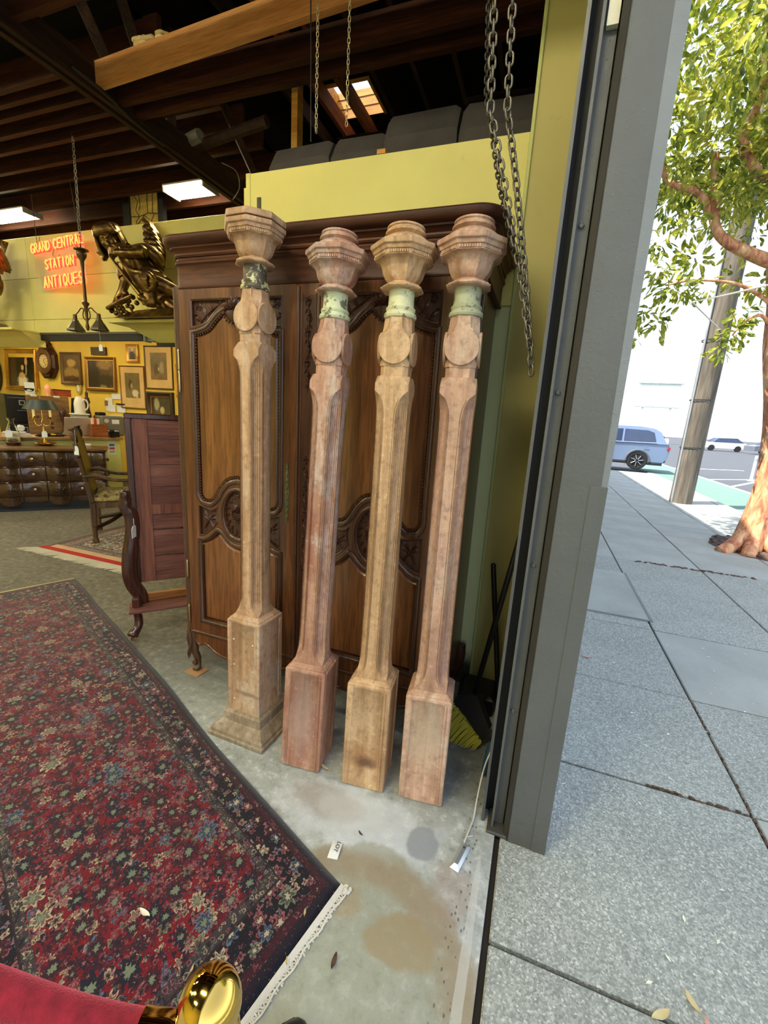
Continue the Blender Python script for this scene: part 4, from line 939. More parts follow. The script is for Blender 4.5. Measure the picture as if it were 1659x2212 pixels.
for k in range(260):
    t_ = rnd.random(); b0 = Vector((lerp(-.245,-.085,t_), lerp(1.87,1.82,t_)+rnd.uniform(-.02,.03), lerp(.165,.03,t_)+.01))
    dr = Vector((-.55+.25*rnd.random()-.1, -.3, -.75)).normalized(); l = rnd.uniform(.11,.15); e = b0+dr*l
    if e.z < .004: e = b0+dr*max(.02, (b0.z-.004)/-dr.z)
    br_.tube([D(b0), D(b0.lerp(e,.6)+Vector((0,0,.004))), D(e)], [.0024,.0022,.0012], 4)
o = br_.obj('bristles', ybr, bt); o['kind'] = 'stuff'
hb = MB().tube([(-.148,2.12,.80),(-.09,2.1,.42),(-.03,2.08,.02)], .013, 10); hb.ball((-.148,2.12,.805), (.014,.014,.012)); tag(hb.obj('long_stick', M['blackp'], None, 60), 'second black stick leaning in the corner behind the broom', 'stick')
bg = MB()
bg.loft([[(x*s, y*s, z) for x, y in ((-.09,-.1),(.09,-.1),(.1,.0),(.09,.1),(-.09,.1),(-.1,0))] for z, s in ((0,.98),(.05,1.03),(.09,1),(.105,.8))]); o = bg.obj('black_box', M['blackp'], None, 30); o.location = (-.155,2.16,0); tag(o, 'low black plastic box on the floor in the corner behind the rightmost post', 'box')
bb = MB().tube(spline([(-.05,1.66,.02),(-.045,1.66,.1),(-.035,1.68,.16)], 5), [.014]*11, 8); tag(bb.obj('blue_tool_handle', plain('blue tool grip', srgb(30,70,96), .4), None, 180), 'small black and blue tool handle on the floor beside the broom', 'tool')
wr = MB().tube(spline([(-.33,1.98,.012),(-.28,1.95,.02),(-.22,1.96,.015),(-.2,2.0,.01)], 6), .0035, 6); tag(wr.obj('loose_string', plain('white cord', srgb(206,204,196), .5), None, 180), 'short white cord on the floor behind the rightmost post', 'cord')
# ================================================= chains of the door hoist
M['chain'] = plain('oily chain steel', srgb(112,106,92), .42, .75, .5, .2, 80, .25, 20)
M['chain_dark'] = plain('dark chain steel', srgb(58,56,52), .45, .7)
M['chain_brass'] = plain('dull brass chain', srgb(196,184,144), .35, .8)
def link_mesh(L, w, r, nm):
    pts = []
    for k in range(16):
        a = 2*pi*k/16; pts.append((w*cos(a), 0, (L/2-w)*(1 if sin(a) > 1e-6 else (-1 if sin(a) < -1e-6 else 0))+w*sin(a)))
    ring = []; mb = MB(); P = [Vector(p) for p in pts]; rings = []
    for i, p in enumerate(P):
        tt = (P[(i+1)%16]-P[i-1]).normalized(); a = Vector((0,1,0)); b = tt.cross(a)
        rings.append([p+a*(r*cos(2*pi*j/7))+b*(r*sin(2*pi*j/7)) for j in range(7)])
    rings.append(rings[0]); mb.loft(rings, None, caps=False); return mb.mesh(nm, 180)
def chain(root, path, L, w, r, mat, joined=False, tw=0.0, name='chain_link'):
    me = link_mesh(L, w, r, name); me.materials.append(mat); P = [Vector(p) for p in path]; pitch = L-2*r*1.05
    seg = [(P[i+1]-P[i]).length for i in range(len(P)-1)]; tot = sum(seg); n = int(tot/pitch); loc = root.location; out = MB()
    for k in range(n):
        d = (k+.5)*pitch; i = 0
        while i < len(seg)-1 and d > seg[i]: d -= seg[i]; i += 1
        t_ = (P[i+1]-P[i]).normalized(); p = P[i]+t_*d-loc
        Mx = T(*p) @ t_.to_track_quat('Z', 'Y').to_matrix().to_4x4() @ RZ(k*pi/2+tw+.12*sin(k))
        if joined: out.add([v.co for v in me.vertices], [tuple(q.vertices) for q in me.polygons], Mx)
        else:
            o = bpy.data.objects.new(name, me); COL.objects.link(o); o.parent = root; o.matrix_local = Mx
    if joined: tag(out.obj('chain_links', mat, root, 180), kind='stuff')
c1 = thing('hoist_chain', 'heavy hanging hoist chain nearest the yellow door pillar', 'chain', (-.241,1.5,3.2), group='door hoist chains')
chain(c1, [(-.262,1.47,3.15),(-.22,1.5,2.4),(-.175,1.5,2.22),(-.115,1.5,1.95),(-.075,1.49,1.75),(-.055,1.485,1.63)], .034, .0098, .0033, M['chain'], tw=.7)
c2 = thing('hoist_chain', 'heavy hoist chain left of its twin, crossing the corner of the wardrobe cornice', 'chain', (-.313,1.5,3.2), group='door hoist chains')
chain(c2, [(-.318,1.47,3.15),(-.268,1.5,2.4),(-.19,1.5,2.15),(-.135,1.5,1.98),(-.1,1.5,1.84),(-.07,1.49,1.72)], .034, .0098, .0033, M['chain'], tw=.2)
c3 = thing('drive_chain', 'fine drive chain hanging beside the heavy hoist chains', 'chain', (-.335,1.52,3.2))
chain(c3, [(-.342,1.5,3.15),(-.288,1.52,2.45),(-.22,1.52,2.2),(-.15,1.52,2.0)], .02, .006, .0026, M['chain_dark'], True)
for nm, x, y, z0, z1, lb in (('light_chain', -.99, 2.0, 2.73, 3.6, 'thin pale chain hanging from the roof, long one in front of the skylight'), ('light_chain', -1.14, 2.0, 2.72, 3.5, 'thin chain hanging left of the skylight, ending above the yellow partition')):
    c = thing(nm, lb, 'chain', (x,y,z1), group='thin chains over the partition'); chain(c, [(x,y,z1),(x+.006,y,z0)], .022, .0055, .0015, M['chain_brass'], True)
c = tag(MB().tube([(-1.18,2.0,3.53),(-1.172,2.02,2.71)], .003, 5).obj('hanging_wire', M['blackp']), 'black wire hanging beside the thin chain left of the skylight', 'wire')
# ================================================= cheval mirror seen from behind
mah = lambda n, a, b, c, o=0, g='Z', r=.35: wood(n, a, b, c, r, .45, g, .9, .1, o, .15)
M['mah'] = mah('dark mahogany', srgb(44,24,20), srgb(70,38,30), srgb(96,54,42), 0, 'Z', .25)
M['mah_back'] = wood('mahogany backboard', srgb(92,56,50), srgb(116,74,66), srgb(138,94,84), .6, .25, 'X', .7, .1, 2, 0, ((srgb(160,120,108),5,.6,.75,.4),))
M['mah_frame'] = wood('mahogany back frame', srgb(96,56,46), srgb(124,76,60), srgb(146,96,76), .5, .3, 'Z', .8, .1, 3)
e_ang = atan2(.76,.65)
mr = thing('cheval_mirror', 'dark mahogany cheval mirror seen from behind, left of the wardrobe', 'mirror', (-2.375,1.93,0), e_ang)
pn = MB().b2((.02,.0,.345),(.74,.022,1.425),None,.006)
pn.obj('backing', M['mah_back'], mr)
MB().b2((.015,-.012,.345),(.05,.026,1.40),None,.004).obj('frame_stile', M['mah'], mr)
MB().b2((.058,-.006,.35),(.135,.002,1.415)).obj('back_stile', M['mah_frame'], mr)
MB().b2((.015,-.01,1.395),(.74,.026,1.43),None,.006).obj('frame_rail', M['mah'], mr)
MB().b2((.135,-.005,.80),(.74,.002,.862)).obj('back_rail', M['mah_frame'], mr)
for z, h in ((1.28,.002),(1.12,.002),(.98,.002),(.70,.002),(.52,.002)): MB().b2((.14,-.003,z),(.74,.0,z+h)).obj('board_joint', M['mah'], mr)
MB().b2((.135,-.004,.695),(.74,.001,.703)).obj('board_joint', M['mah'], mr)
ps = MB(); pts = spline([(.0,.0,.92),(-.01,-.005,.86),(.018,0,.8),(.02,0,.7),(.0,-.01,.58),(-.012,-.015,.45),(.0,-.01,.35),(.035,0,.27),(.04,0,.22),(.02,0,.19)], 5)
ps.tube(pts, [.03]*8+[.034]*12+[.036]*100, 10, None, True, (.75,1.25)); ps.lathe([(.0,0),(.03,.002),(.032,.03),(.026,.05),(.031,.06),(.031,.09),(.024,.1),(0,.105)], 16, T(-.005,.0,.86))
ps.obj('upright', M['mah'], mr, 60)
MB().b2((-.03,-.13,.185),(.80,.03,.205),None,.004).obj('base_shelf', M['mah_back'], mr)
MB().b2((.05,.0,.21),(.78,.03,.26)).obj('stretcher', wood('honey stretcher', srgb(104,62,24), srgb(138,88,38), srgb(160,108,54), .4,.4,'X'), mr)
bk = MB(); bk.box((.015,-.05,.235), (.05,.06,.07), None, .01); bk.obj('upright_block', M['mah'], mr)
for yy in (-.08,): 
    lg = MB().tube(spline([(.012,yy,.19),(.02,yy,.14),(.018,yy-.01,.09),(-.01,yy-.03,.05),(-.02,yy-.04,.03)], 4), [.024,.024,.024,.024,.025,.025,.025,.026,.026,.026,.028,.03,.032,.033,.033,.03,.024], 12)
    lg.obj('leg', M['mah'], mr, 60)
    MB().lathe([(0,0),(.012,0),(.012,.02),(.006,.022),(.006,.03),(0,.03)], 12, T(-.02,yy-.03,0)).obj('caster', M['old_brass'], mr)
for x in (.72,): MB().tube(spline([(x,-.08,.19),(x,-.09,.1),(x+.02,-.12,.02),(x+.02,-.12,.0)], 4), .024, 10).obj('leg', M['mah'], mr, 60)
tgm = plain('white price tag', srgb(222,228,230), .7)
def price_tag(parent, p, rz, sz=.05, ln=.07, flip=0):
    mb = MB().poly([(-sz*.5,0),(-sz*.5,-sz*.9),(sz*.5,-sz*.9),(sz*.5,0),(sz*.28,sz*.35),(-sz*.28,sz*.35)], -.001, .001)
    o = mb.obj('price_tag', tgm, parent); o.matrix_local = T(*p) @ RZ(rz) @ RY(flip)
    MB().tube([(0,0,sz*.3),(0,0,sz*.3+ln)], .0015, 4).obj('string', tgm, o)
    return o
price_tag(mr, (.03,-.04,.72), 1.1, .06, .05)
# ================================================= carved armchair
oak = wood('carved brown oak', srgb(52,36,24), srgb(88,64,42), srgb(126,96,68), .45, .4, 'Z', 1.1, .2)
oak2 = wood('dark carved chair back', srgb(26,12,8), srgb(40,19,12), srgb(58,30,19), .45, .4, 'Z', 1.1, .3)
fab = NT('green floral needlepoint'); _v = fab.co(); _c = fab.ramp(fab.sep(fab.vor(_v, 26, 1))[0], [(0,srgb(148,134,84)),(.35,srgb(176,162,106)),(.6,srgb(112,104,62)),(.8,srgb(190,178,128)),(.93,srgb(96,66,50))]); fab.B(Base_Color=_c, Roughness=.9, Normal=fab.bump(fab.noise(_v, 300, 2), .4, .003))
fx = radians(49)
ch = thing('armchair', 'carved oak armchair with floral needlepoint seat and price tag, on the small rug', 'chair', (-4.30,3.10,.018), fx)
# local: x forward, y to the chair's left (far side)
for y in (0,.52):
    lg = MB(); lg.box((0,y,.30),(.05,.05,.26),None,.006); lg.lathe([(0,0),(.03,0),(.032,.03),(.022,.05),(.026,.075),(.022,.1),(.027,.14),(.024,.17)], 12, T(0,y,0)); lg.obj('leg', oak, ch, 40)
    bp = MB(); Mx = T(0,y,.42) @ RY(-.16); bp.box((0,0,.12),(.046,.05,.22),Mx,.006)
    bp.lathe([(.02,.23),(.026,.25),(.02,.28),(.024,.33),(.022,.46),(.026,.48)], 12, Mx); bp.box((0,0,.56),(.046,.05,.15),Mx,.008)
    bp.lathe([(.02,.64),(.014,.65),(.026,.67),(.032,.70),(.03,.73),(.018,.75),(.03,.765),(.028,.775),(0,.78)], 14, Mx); bp.obj('back_post', oak if y == 0 else oak2, ch, 40)
    am = MB().tube(spline([(-.06,y,.70),(.05,y,.71),(.2,y-.01*(y>0),.665),(.38,y,.66),(.52,y,.67),(.6,y,.65)], 5), [.024]*26, 10, None, True, (1.2,.8)); am.obj('arm', oak, ch, 60)
    fl = MB(); fl.lathe([(.028,0),(.03,.03),(.02,.05),(.026,.1),(.02,.2),(.028,.25),(.026,.4),(.02,.45),(.026,.5),(.02,.6),(.024,.64)], 12, T(.52,y,0)); fl.obj('front_leg', oak, ch, 40)
bk = MB(); Mx = T(-.0,.26,.42) @ RY(-.16)
crest = [(-.24,.08),(.24,.08),(.245,.5),(.23,.62),(.17,.63),(.13,.70),(.07,.73),(.0,.77),(-.07,.73),(-.13,.70),(-.17,.63),(-.23,.62),(-.245,.5)]
bk.poly([(y,z) for y, z in crest], -.02, .02, Mx, axis='x'); 
bb2 = bk.obj('back_panel', oak2, ch)
cv = MB()
for k in range(16): flower_c(cv, random.uniform(-.2,.2), random.uniform(.15,.7), .045, 0, 5, k)
o = cv.obj('back_carving', oak2, ch, 60); o.matrix_local = Mx @ T(-.02,0,0) @ RZ(-pi/2)
st_ = MB(); st_.loft([[(x, y, z) for x, y in ((.02-d,.02-d),(.54+d,.02-d),(.54+d,.50+d),(.02-d,.50+d))] for z, d in ((.43,0),(.45,.012),(.485,.0),(.515,-.06),(.53,-.15))]); st_.obj('seat_cushion', fab.m, ch, 60, bevel=.01)
MB().b2((-.01,-.01,.37),(.56,.02,.43),None,.006).obj('seat_rail', oak, ch); MB().b2((-.01,.50,.37),(.56,.53,.43),None,.006).obj('seat_rail', oak, ch); MB().b2((.53,0,.37),(.56,.52,.43),None,.006).obj('seat_rail', oak, ch)
sx = MB(); sx.tube(spline([(.0,.0,.15),(.15,.12,.2),(.26,.26,.24),(.4,.4,.2),(.52,.52,.15)], 5), .022, 8); sx.tube(spline([(.0,.52,.15),(.15,.4,.2),(.26,.26,.24),(.4,.12,.2),(.52,.0,.15)], 5), .022, 8); sx.obj('cross_stretcher', oak2, ch, 60)
price_tag(ch, (-.09,-.04,.99), -.9, .07, .16)
# ================================================= bombe chest of drawers (diagonal), with the things on it
cdir = atan2(.76,.65)
M['chest'] = wood('dark oak chest', srgb(40,24,14), srgb(66,42,24), srgb(92,62,38), .28, .55, 'X', .8, .12, 6, .3)
M['chest_top'] = wood('worn chest top', srgb(84,60,34), srgb(120,92,56), srgb(148,116,74), .35, .4, 'X', .8, .1, 1, .2)
cs_ = thing('chest_of_drawers', 'dark serpentine block-front chest of drawers in front of the green counter', 'chest', (-6.575,3.491,0), cdir)
BW = .262
def fy(t): q = (t/BW) % 2; return -.045*sin(pi*q)**2 if q < 1 else .018*sin(pi*(q-1))-.004
def ft(t, z, extra=0): return (t, fy(t)-extra, z)
t0, t1 = -.34, 1.22
def strip(mb, z0_, z1_, ex0, ex1, n=72, lip=0.0):
    rg = []
    for z, ex in ((z0_, ex0-.006), (z0_+.008, ex0), (z1_-.008, ex1), (z1_, ex1-.006)): rg.append([ft(lerp(t0,t1,k/n), z, ex) for k in range(n+1)])
    mb.loft(rg, None, False, False)
MB().b2((t0+.01,.04,.1),(t1-.01,.47,.79)).obj('carcass', M['chest'], cs_)
for zi in range(3):
    za = .165+.205*zi
    d = MB(); strip(d, za, za+.19, .0, .0); dr_ = d.obj('drawer', M['chest'], cs_, 40)
    mo_ = MB(); strip(mo_, za+.19, za+.205, .012, .012); mo_.obj('rail', M['mah'], dr_, 40)
    for k in range(-2, 5):
        tc = (k+.5)*BW
        if not t0 < tc < t1: continue
        q = MB(); y0 = fy(tc)
        if k % 2 == 1:
            pl = MB().poly([(.075*cos(a)*(1+.12*cos(4*a)), .04*sin(a)*(1+.2*cos(3*a))) for a in [2*pi*j/28 for j in range(28)]], 0, .006); o = pl.obj('handle_plate', M['mah'], dr_, 40); o.location = (tc, y0-.006, za+.1)
            kb = MB().lathe([(.008,0),(.008,.012),(.018,.02),(.017,.028),(0,.032)], 14, RX(pi/2)); o = kb.obj('knob', M['old_brass'] if zi < 2 else M['brass'], dr_, 60); o.location = (tc, y0-.006, za+.1)
        else:
            flower_c(q, .06, 0, .03, 0, 5); leaf_c(q, .03, -.01, 2.6, .06, .03); o = q.obj('carving', M['chest'], dr_, 60); o.location = (tc, y0-.002, za+.1)
    for k in range(-1, 5):
        gv = MB(); gv.tube([(k*BW, fy(k*BW+.001)-.003, za+.004),(k*BW, fy(k*BW+.001)-.003, za+.187)], .008, 6); gv.obj('pilaster', M['mah'], dr_)
tp = MB(); rg = []
n = 72
for z, ex in ((.782,.01),(.79,.03),(.812,.034),(.82,.026)): rg.append([ft(lerp(t0-.02,t1+.02,k/n), z, ex) for k in range(n+1)]+[(t1+.02,.48,z),(t0-.02,.48,z)])
tp.loft(rg); tp.obj('top', M['chest_top'], cs_, 30)
for k in range(-2, 5):
    tc = (k+.5)*BW
    if t0 < tc < t1:
        sg = MB(); n = 12; lo = .05 if k % 2 == 0 else .085
        rg = [[ft(tc-BW*.48+BW*.96*j/n, z if z > .1 else lo+(.11-lo)*abs(2*j/n-1)**3, .004) for j in range(n+1)] for z in (.165,.05)]
        sg.loft(rg, None, False, False); sg.obj('skirt', M['chest'], cs_, 60)
MB().b2((t0+.03,.03,.0),(t1-.03,.48,.1)).obj('plinth', M['blackp'], cs_)
nv = MB().b2((-.9,-.13,.0),(1.35,.55,.006)); o = nv.obj('navy_mat_shadow', plain('navy mat and shadow', srgb(26,32,52), .95, bump=.3, bscale=200)); o.location = (-6.575,3.491,0); o.rotation_euler.z = cdir; tag(o, 'plain navy mat and shadow on the floor under the dark chest of drawers', 'mat')  # dark colour covers both a navy mat and the chest's shadow
CT = .822
def on(cx_, cy_): return (cx_, cy_, CT)
glass = NT('clear glass'); glass.B(Base_Color=(.97,.98,.96,1), Roughness=.03, Transmission_Weight=1, IOR=1.3, Specular_IOR_Level=.6); M['glass'] = glass.m
dk = thing('decanter', 'clear glass decanter with a white tag on a small dark wooden stand', 'decanter', (-6.74,3.84,CT), .6)
MB().lathe([(0,.0),(.075,.0),(.08,.012),(.07,.02),(.085,.03),(.085,.04),(0,.042)], 20).obj('stand', M['mah'], dk, 40)
MB().lathe([(0,.042),(.07,.042),(.078,.06),(.076,.16),(.06,.23),(.034,.285),(.03,.32),(.042,.345),(.048,.36),(.044,.36),(.027,.32),(.031,.285),(.056,.23),(.072,.16),(.073,.065),(0,.055)], 24).obj('bottle', M['glass'], dk, 60)
price_tag(dk, (.0,-.086,.18), .3, .075, .09)
lm = thing('bouillotte_lamp', 'brass two-candle lamp with a dark green tapered shade on the dark chest', 'lamp', (-6.55,4.12,CT), .6)
MB().lathe([(0,0),(.08,.0),(.15,.03),(.155,.042),(.15,.045),(.07,.02),(.03,.03),(.022,.05),(.03,.07),(.02,.09),(.018,.16),(.028,.18),(.02,.2),(.014,.22),(.014,.34),(.024,.36),(.012,.38),(.007,.4),(.007,.82),(.012,.84),(0,.86)], 20).obj('base', M['brass'], lm, 50); lm.scale = (.86,.86,.9)
for s in (-1,1):
    MB().tube(spline([(0,0,.34),(s*.05,0,.30),(s*.10,0,.33),(s*.115,0,.4)], 5), .007, 8).obj('arm', M['brass'], lm, 60)
    MB().lathe([(.0,.39),(.028,.395),(.03,.41),(.016,.42),(.018,.44),(.012,.45)], 14, T(s*.115,0,0)).obj('candle_cup', M['brass'], lm, 60)
    MB().lathe([(0,.44),(.0165,.44),(.0165,.585),(0,.59)], 14, T(s*.115,0,0)).obj('candle', plain('ivory candle sleeve', srgb(236,220,150), .5, emit=(1,.75,.3,1), est=.25), lm, 60)
MB().loft([[(x*a, y*b, z) for x, y in [(cos(2*pi*k/32), sin(2*pi*k/32)) for k in range(32)]] for z, a, b in ((.545,.25,.2),(.545,.247,.197),(.685,.165,.12),(.687,.168,.123),(.546,.253,.203))], None, False).obj('shade', plain('dark green metal shade', srgb(46,60,56), .45), lm, 50)
price_tag(lm, (.05,-.1,.2), .1, .075, .12)
bk_ = thing('booklet_pair', 'two thin white booklets lying on the right end of the dark chest', 'booklets', (-6.33,4.50,CT), cdir)
for k, (z, r) in enumerate(((0,.0),(.012,.12))): o = MB().b2((-.1,-.07,z),(.1,.07,z+.011),None,.002).obj('booklet', plain('grey white cover', srgb(206,204,198), .6), bk_); o.rotation_euler.z = r
# ================================================= green counter and the things on it
P0, P1 = Vector((-7.75,1.95,0)), Vector((-6.57,5.33,0)); cd = (P1-P0).normalized(); ca_ = atan2(cd.y, cd.x); CL = (P1-P0).length
ct = thing('counter', 'long pale green sales counter with a plain wooden worktop at the back of the shop', 'counter', tuple(P0), ca_)
MB().b2((0,.03,0),(CL-.02,.55,.86)).obj('front_panel', mk_paint('pale green counter', srgb(206,214,140), .12, .08), ct)
MB().b2((-.02,-.02,.86),(CL+.02,.62,.905),None,.005).obj('worktop', wood('pine worktop', srgb(144,104,66), srgb(176,132,88), srgb(196,154,108), .5,.3,'X'), ct)
stk = MB().b2((CL-.2,.026,.62),(CL-.09,.031,.83)).obj('sticker_sheet', plain('white sticker', srgb(220,224,226), .5), ct)
for z, c in ((.775,(64,108,168)),(.72,(178,58,60)),(.665,(150,160,176))): MB().b2((CL-.185,.0245,z-.018),(CL-.105,.0265,z+.018)).obj('sticker_print', plain('print %d' % c[0], srgb(*c), .5), stk)
MB().lathe([(0,0),(.03,0),(.03,.006),(0,.007)], 14, T(1.95,.03,.80) @ RX(pi/2)).obj('cable_hole', M['mah'], ct)
MB().tube(spline([(1.95,.022,.8),(2.1,.018,.81),(2.22,.018,.79),(2.3,.018,.72)], 6), .004, 5).obj('cable', plain('grey cable', srgb(140,140,120), .5), ct)
CZ = .906
def item(name, label, cat, x, y, rz=None, group=None, z=CZ): return thing(name, label, cat, (x,y,z), ca_ if rz is None else rz, group)
lapm = plain('champagne laptop lid', srgb(196,182,164), .35, .4)
la = item('laptop', 'open pale gold laptop seen from behind on the counter', 'laptop', -6.98, 4.93)
MB().b2((-.2,.0,0),(.2,.2,.018),None,.004).obj('keyboard_base', lapm, la)
MB().box((0,-.005,.145),(.42,.008,.29),T(0,0,.01) @ RX(.22),.003).obj('lid', lapm, la)
pt = item('printer', 'grey desktop printer with papers at the right end of the counter', 'printer', -6.86, 5.41, ca_)
MB().b2((-.17,-.05,0),(.17,.25,.33),None,.02).obj('body', plain('grey plastic', srgb(112,108,100), .5), pt)
MB().b2((-.17,.1,.33),(-.05,.25,.38),None,.01).obj('paper_feed', M['blackp'], pt)
MB().b2((-.02,-.054,.2),(.09,-.05,.27)).obj('label', tgm, pt); MB().lathe([(0,0),(.035,0),(.035,.006),(0,.007)], 16, T(-.1,-.05,.25) @ RX(pi/2)).obj('dial', plain('pale dial', srgb(190,186,174), .5), pt)
MB().b2((-.03,.0,.33),(.16,.2,.336)).obj('paper', tgm, pt)
wb = item('wooden_box', 'orange-brown wooden box holding a striped book on the counter', 'box', -6.735, 5.06)
bm_ = wood('cherry box', srgb(122,66,30), srgb(158,92,46), srgb(180,112,60), .45,.4,'X')
for a, b in (((-.1,-.06,0),(.12,-.045,.2)), ((-.1,.1,0),(.12,.115,.2)), ((-.1,-.045,0),(-.088,.1,.2)), ((.108,-.045,0),(.12,.1,.2)), ((-.1,-.06,0),(.12,.115,.012))): MB().b2(a,b).obj('side_board', bm_, wb)
sb_ = tag(MB().b2((-.09,-.02,.06),(.02,.02,.29),None,.002).obj('striped_book', plain('cream book', srgb(230,214,184), .6)), 'red and cream striped book standing in the wooden box', 'book'); sb_.location = (-6.735,5.06,CZ); sb_.rotation_euler.z = ca_
MB().b2((-.06,-.022,.06),(-.02,.022,.291)).obj('red_band', plain('red band', srgb(196,62,44), .6), sb_)
tr_ = item('document_tray', 'black document tray with white paper on the right counter end', 'tray', -6.68, 5.25)
MB().b2((-.07,-.08,0),(.09,.12,.09),None,.008).obj('tray', M['blackp'], tr_); MB().b2((-.06,-.07,.09),(.08,.11,.098)).obj('paper', tgm, tr_)
gb = item('goblet', 'small black goblet standing on the right counter end', 'goblet', -6.60, 5.19)
MB().lathe([(0,0),(.035,0),(.036,.006),(.008,.012),(.006,.05),(.012,.06),(.03,.08),(.034,.11),(.03,.12),(.02,.085),(0,.08)], 16).obj('cup', M['blackp'], gb, 60)
bx = item('plastic_tub', 'clear plastic tub under the white jug behind the laptop', 'tub', -7.24, 5.14)
frost = NT('frosted plastic'); frost.B(Base_Color=srgb(226,230,226), Roughness=.25, Transmission_Weight=.55, IOR=1.2)
MB().b2((-.11,-.1,0),(.11,.12,.32),None,.02).obj('tub', frost.m, bx); MB().b2((-.12,-.11,.32),(.12,.13,.345),None,.008).obj('lid', plain('white lid', srgb(226,226,216), .4), bx)
jg = item('white_jug', 'white plastic jug with a loop handle on the clear tub', 'jug', -7.24, 5.15, None, None, CZ+.346)
jg.scale = (.66,.66,.9); jm_ = plain('white plastic jug', srgb(232,230,220), .35)
MB().lathe([(0,0),(.11,0),(.12,.02),(.12,.17),(.1,.24),(.07,.28),(.06,.3),(0,.3)], 20).obj('body', jm_, jg, 50)
MB().tube([(.09+.07*cos(a),-.09,.16+.09*sin(a)) for a in [2*pi*k/16 for k in range(17)]], .016, 8).obj('handle', jm_, jg, 60)
for (x, y, h, lb, m_) in ((-7.42,4.99,.42,'dark wooden hand mirror propped beside the white jug',M['mah']), (-7.26,5.44,.34,'dark figurine to the right of the white jug',M['mah'])):
    f = item('figurine' if 'fig' in lb else 'hand_mirror', lb, 'ornament', x, y)
    MB().lathe([(0,0),(.05,0),(.045,.02),(.02,.05),(.018,h*.4),(.03,h*.5),(.05,h*.75),(.04,h*.92),(0,h)], 12).obj('body', m_, f, 60)
oc = tag(MB().lathe([(0,0),(.09,0),(.095,.012),(.07,.02),(0,.022)], 20).obj('oval_plaque', M['old_brass'], None, 40), 'small oval pale plaque on the wall above the white jug', 'plaque'); oc.matrix_world = T(-8.38,5.99,1.68) @ RX(pi/2) @ Matrix.Diagonal((.8,1.25,1,1))
MB().lathe([(0,.022),(.055,.022),(.05,.028),(0,.03)], 16).obj('porcelain_centre', plain('porcelain', srgb(214,210,196), .3), oc)
pen = item('pendulum_ornament', 'dark spired ornament standing behind the white jug', 'ornament', -7.40, 5.40, None, None)
MB().lathe([(0,0),(.05,0),(.05,.34),(.035,.4),(.03,.5),(.05,.53),(.035,.6),(.02,.62),(.026,.68),(.006,.72),(0,.86)], 10).obj('spire', M['mah'], pen, 40)
pile = item('paper_pile', 'stack of papers and envelopes on the counter left of the laptop', 'papers', -7.02, 4.12)
for k in range(6): o = MB().b2((-.2,-.1,.012*k),(.14-.02*k,.12,.012*k+.011)).obj('paper_sheet', plain('paper %d' % k, srgb(226-8*(k%3),214-6*(k%2),186+6*k), .7), pile); o.rotation_euler.z = .12*sin(k*2.1)
sw = item('headset', 'black cables and a handset with a yellow clip on the counter', 'cables', -6.94, 4.47)
MB().box((0,.03,.02),(.34,.05,.04),None,.012).obj('handset', M['blackp'], sw); MB().tube(spline([(-.2,0,.01),(-.1,.06,.05),(0,.0,.04),(.1,.07,.05),(.2,.03,.01)], 6), .008, 6).obj('cable', M['blackp'], sw, 60); MB().box((.02,-.01,.035),(.06,.03,.02),None,.006).obj('clip', plain('yellow clip', srgb(220,206,40), .5), sw)
wp = item('crumpled_tissue', 'crumpled white tissue on the paper stack', 'tissue', -7.06, 4.12, None, None, CZ+.075)
mb = MB(); [mb.ball((random.uniform(-.04,.04),random.uniform(-.03,.03),.04+random.uniform(-.01,.03)), random.uniform(.025,.04), None, 7, 5) for _ in range(6)]; mb.obj('tissue', tgm, wp, 60)
bb_ = item('bagged_parcel', 'clear plastic bag of wrapped things at the left end of the counter', 'bag', -7.22, 3.70)
mb = MB(); [mb.ball((random.uniform(-.12,.12),random.uniform(-.05,.08),.08+random.uniform(-.03,.05)), (.08,.07,.07), None, 8, 6) for _ in range(6)]; mb.obj('bag', plain('cloudy plastic', srgb(200,188,170), .3), bb_, 60)
MB().lathe([(0,.15),(.11,.16),(.13,.19),(.1,.21),(0,.2)], 16, Matrix.Diagonal((1.2,.8,1,1))).obj('white_dish', tgm, bb_, 60)
# behind the counter
fc = thing('filing_cabinet', 'black metal filing cabinet with label holders behind the counter', 'cabinet', (-8.15,4.62,0), ca_)
MB().b2((-.02,.0,0),(.78,.6,1.50),None,.01).obj('body', M['blackp'], fc)
for z in (.2,.62,1.05):
    d = MB().b2((.0,-.015,z),(.37,.0,z+.40),None,.006).obj('drawer', M['blackp'], fc)
    hb_ = MB(); hb_.b2((.15,-.02,z+.28),(.23,-.014,z+.36)); hb_.obj('label_holder', plain('steel label', srgb(150,150,146), .4), d); MB().b2((.165,-.0215,z+.295),(.215,-.0195,z+.345)).obj('label_card', M['blackp'], d)
    MB().b2((.12,-.03,z+.19),(.26,-.015,z+.2)).obj('handle', plain('steel pull', srgb(110,110,108), .4), d)
ccm = wood('brown board', srgb(120,92,58), srgb(146,114,76), srgb(164,132,92), .7,.2,'X',.6)
cb = thing('leaning_canvas', 'brown canvas back leaning against the black cabinet behind the counter', 'canvas', (-7.64,4.60,.55), ca_)
MB().b2((0,0,0),(.56,.03,.95),None,.004).obj('board', ccm, cb)
for x, z in ((.12,.62),(.17,.55),(.27,.6),(.3,.52),(.3,.45)): MB().ball((x,-.002,z),(.025,.004,.025),None,8,5).obj('stain_patch', plain('stain', srgb(80,62,44), .8), cb)
for x in (.1,.4): MB().b2((x-.04,-.01,.93),(x+.04,.03,.96),None,.004).obj('clip', tgm, cb)
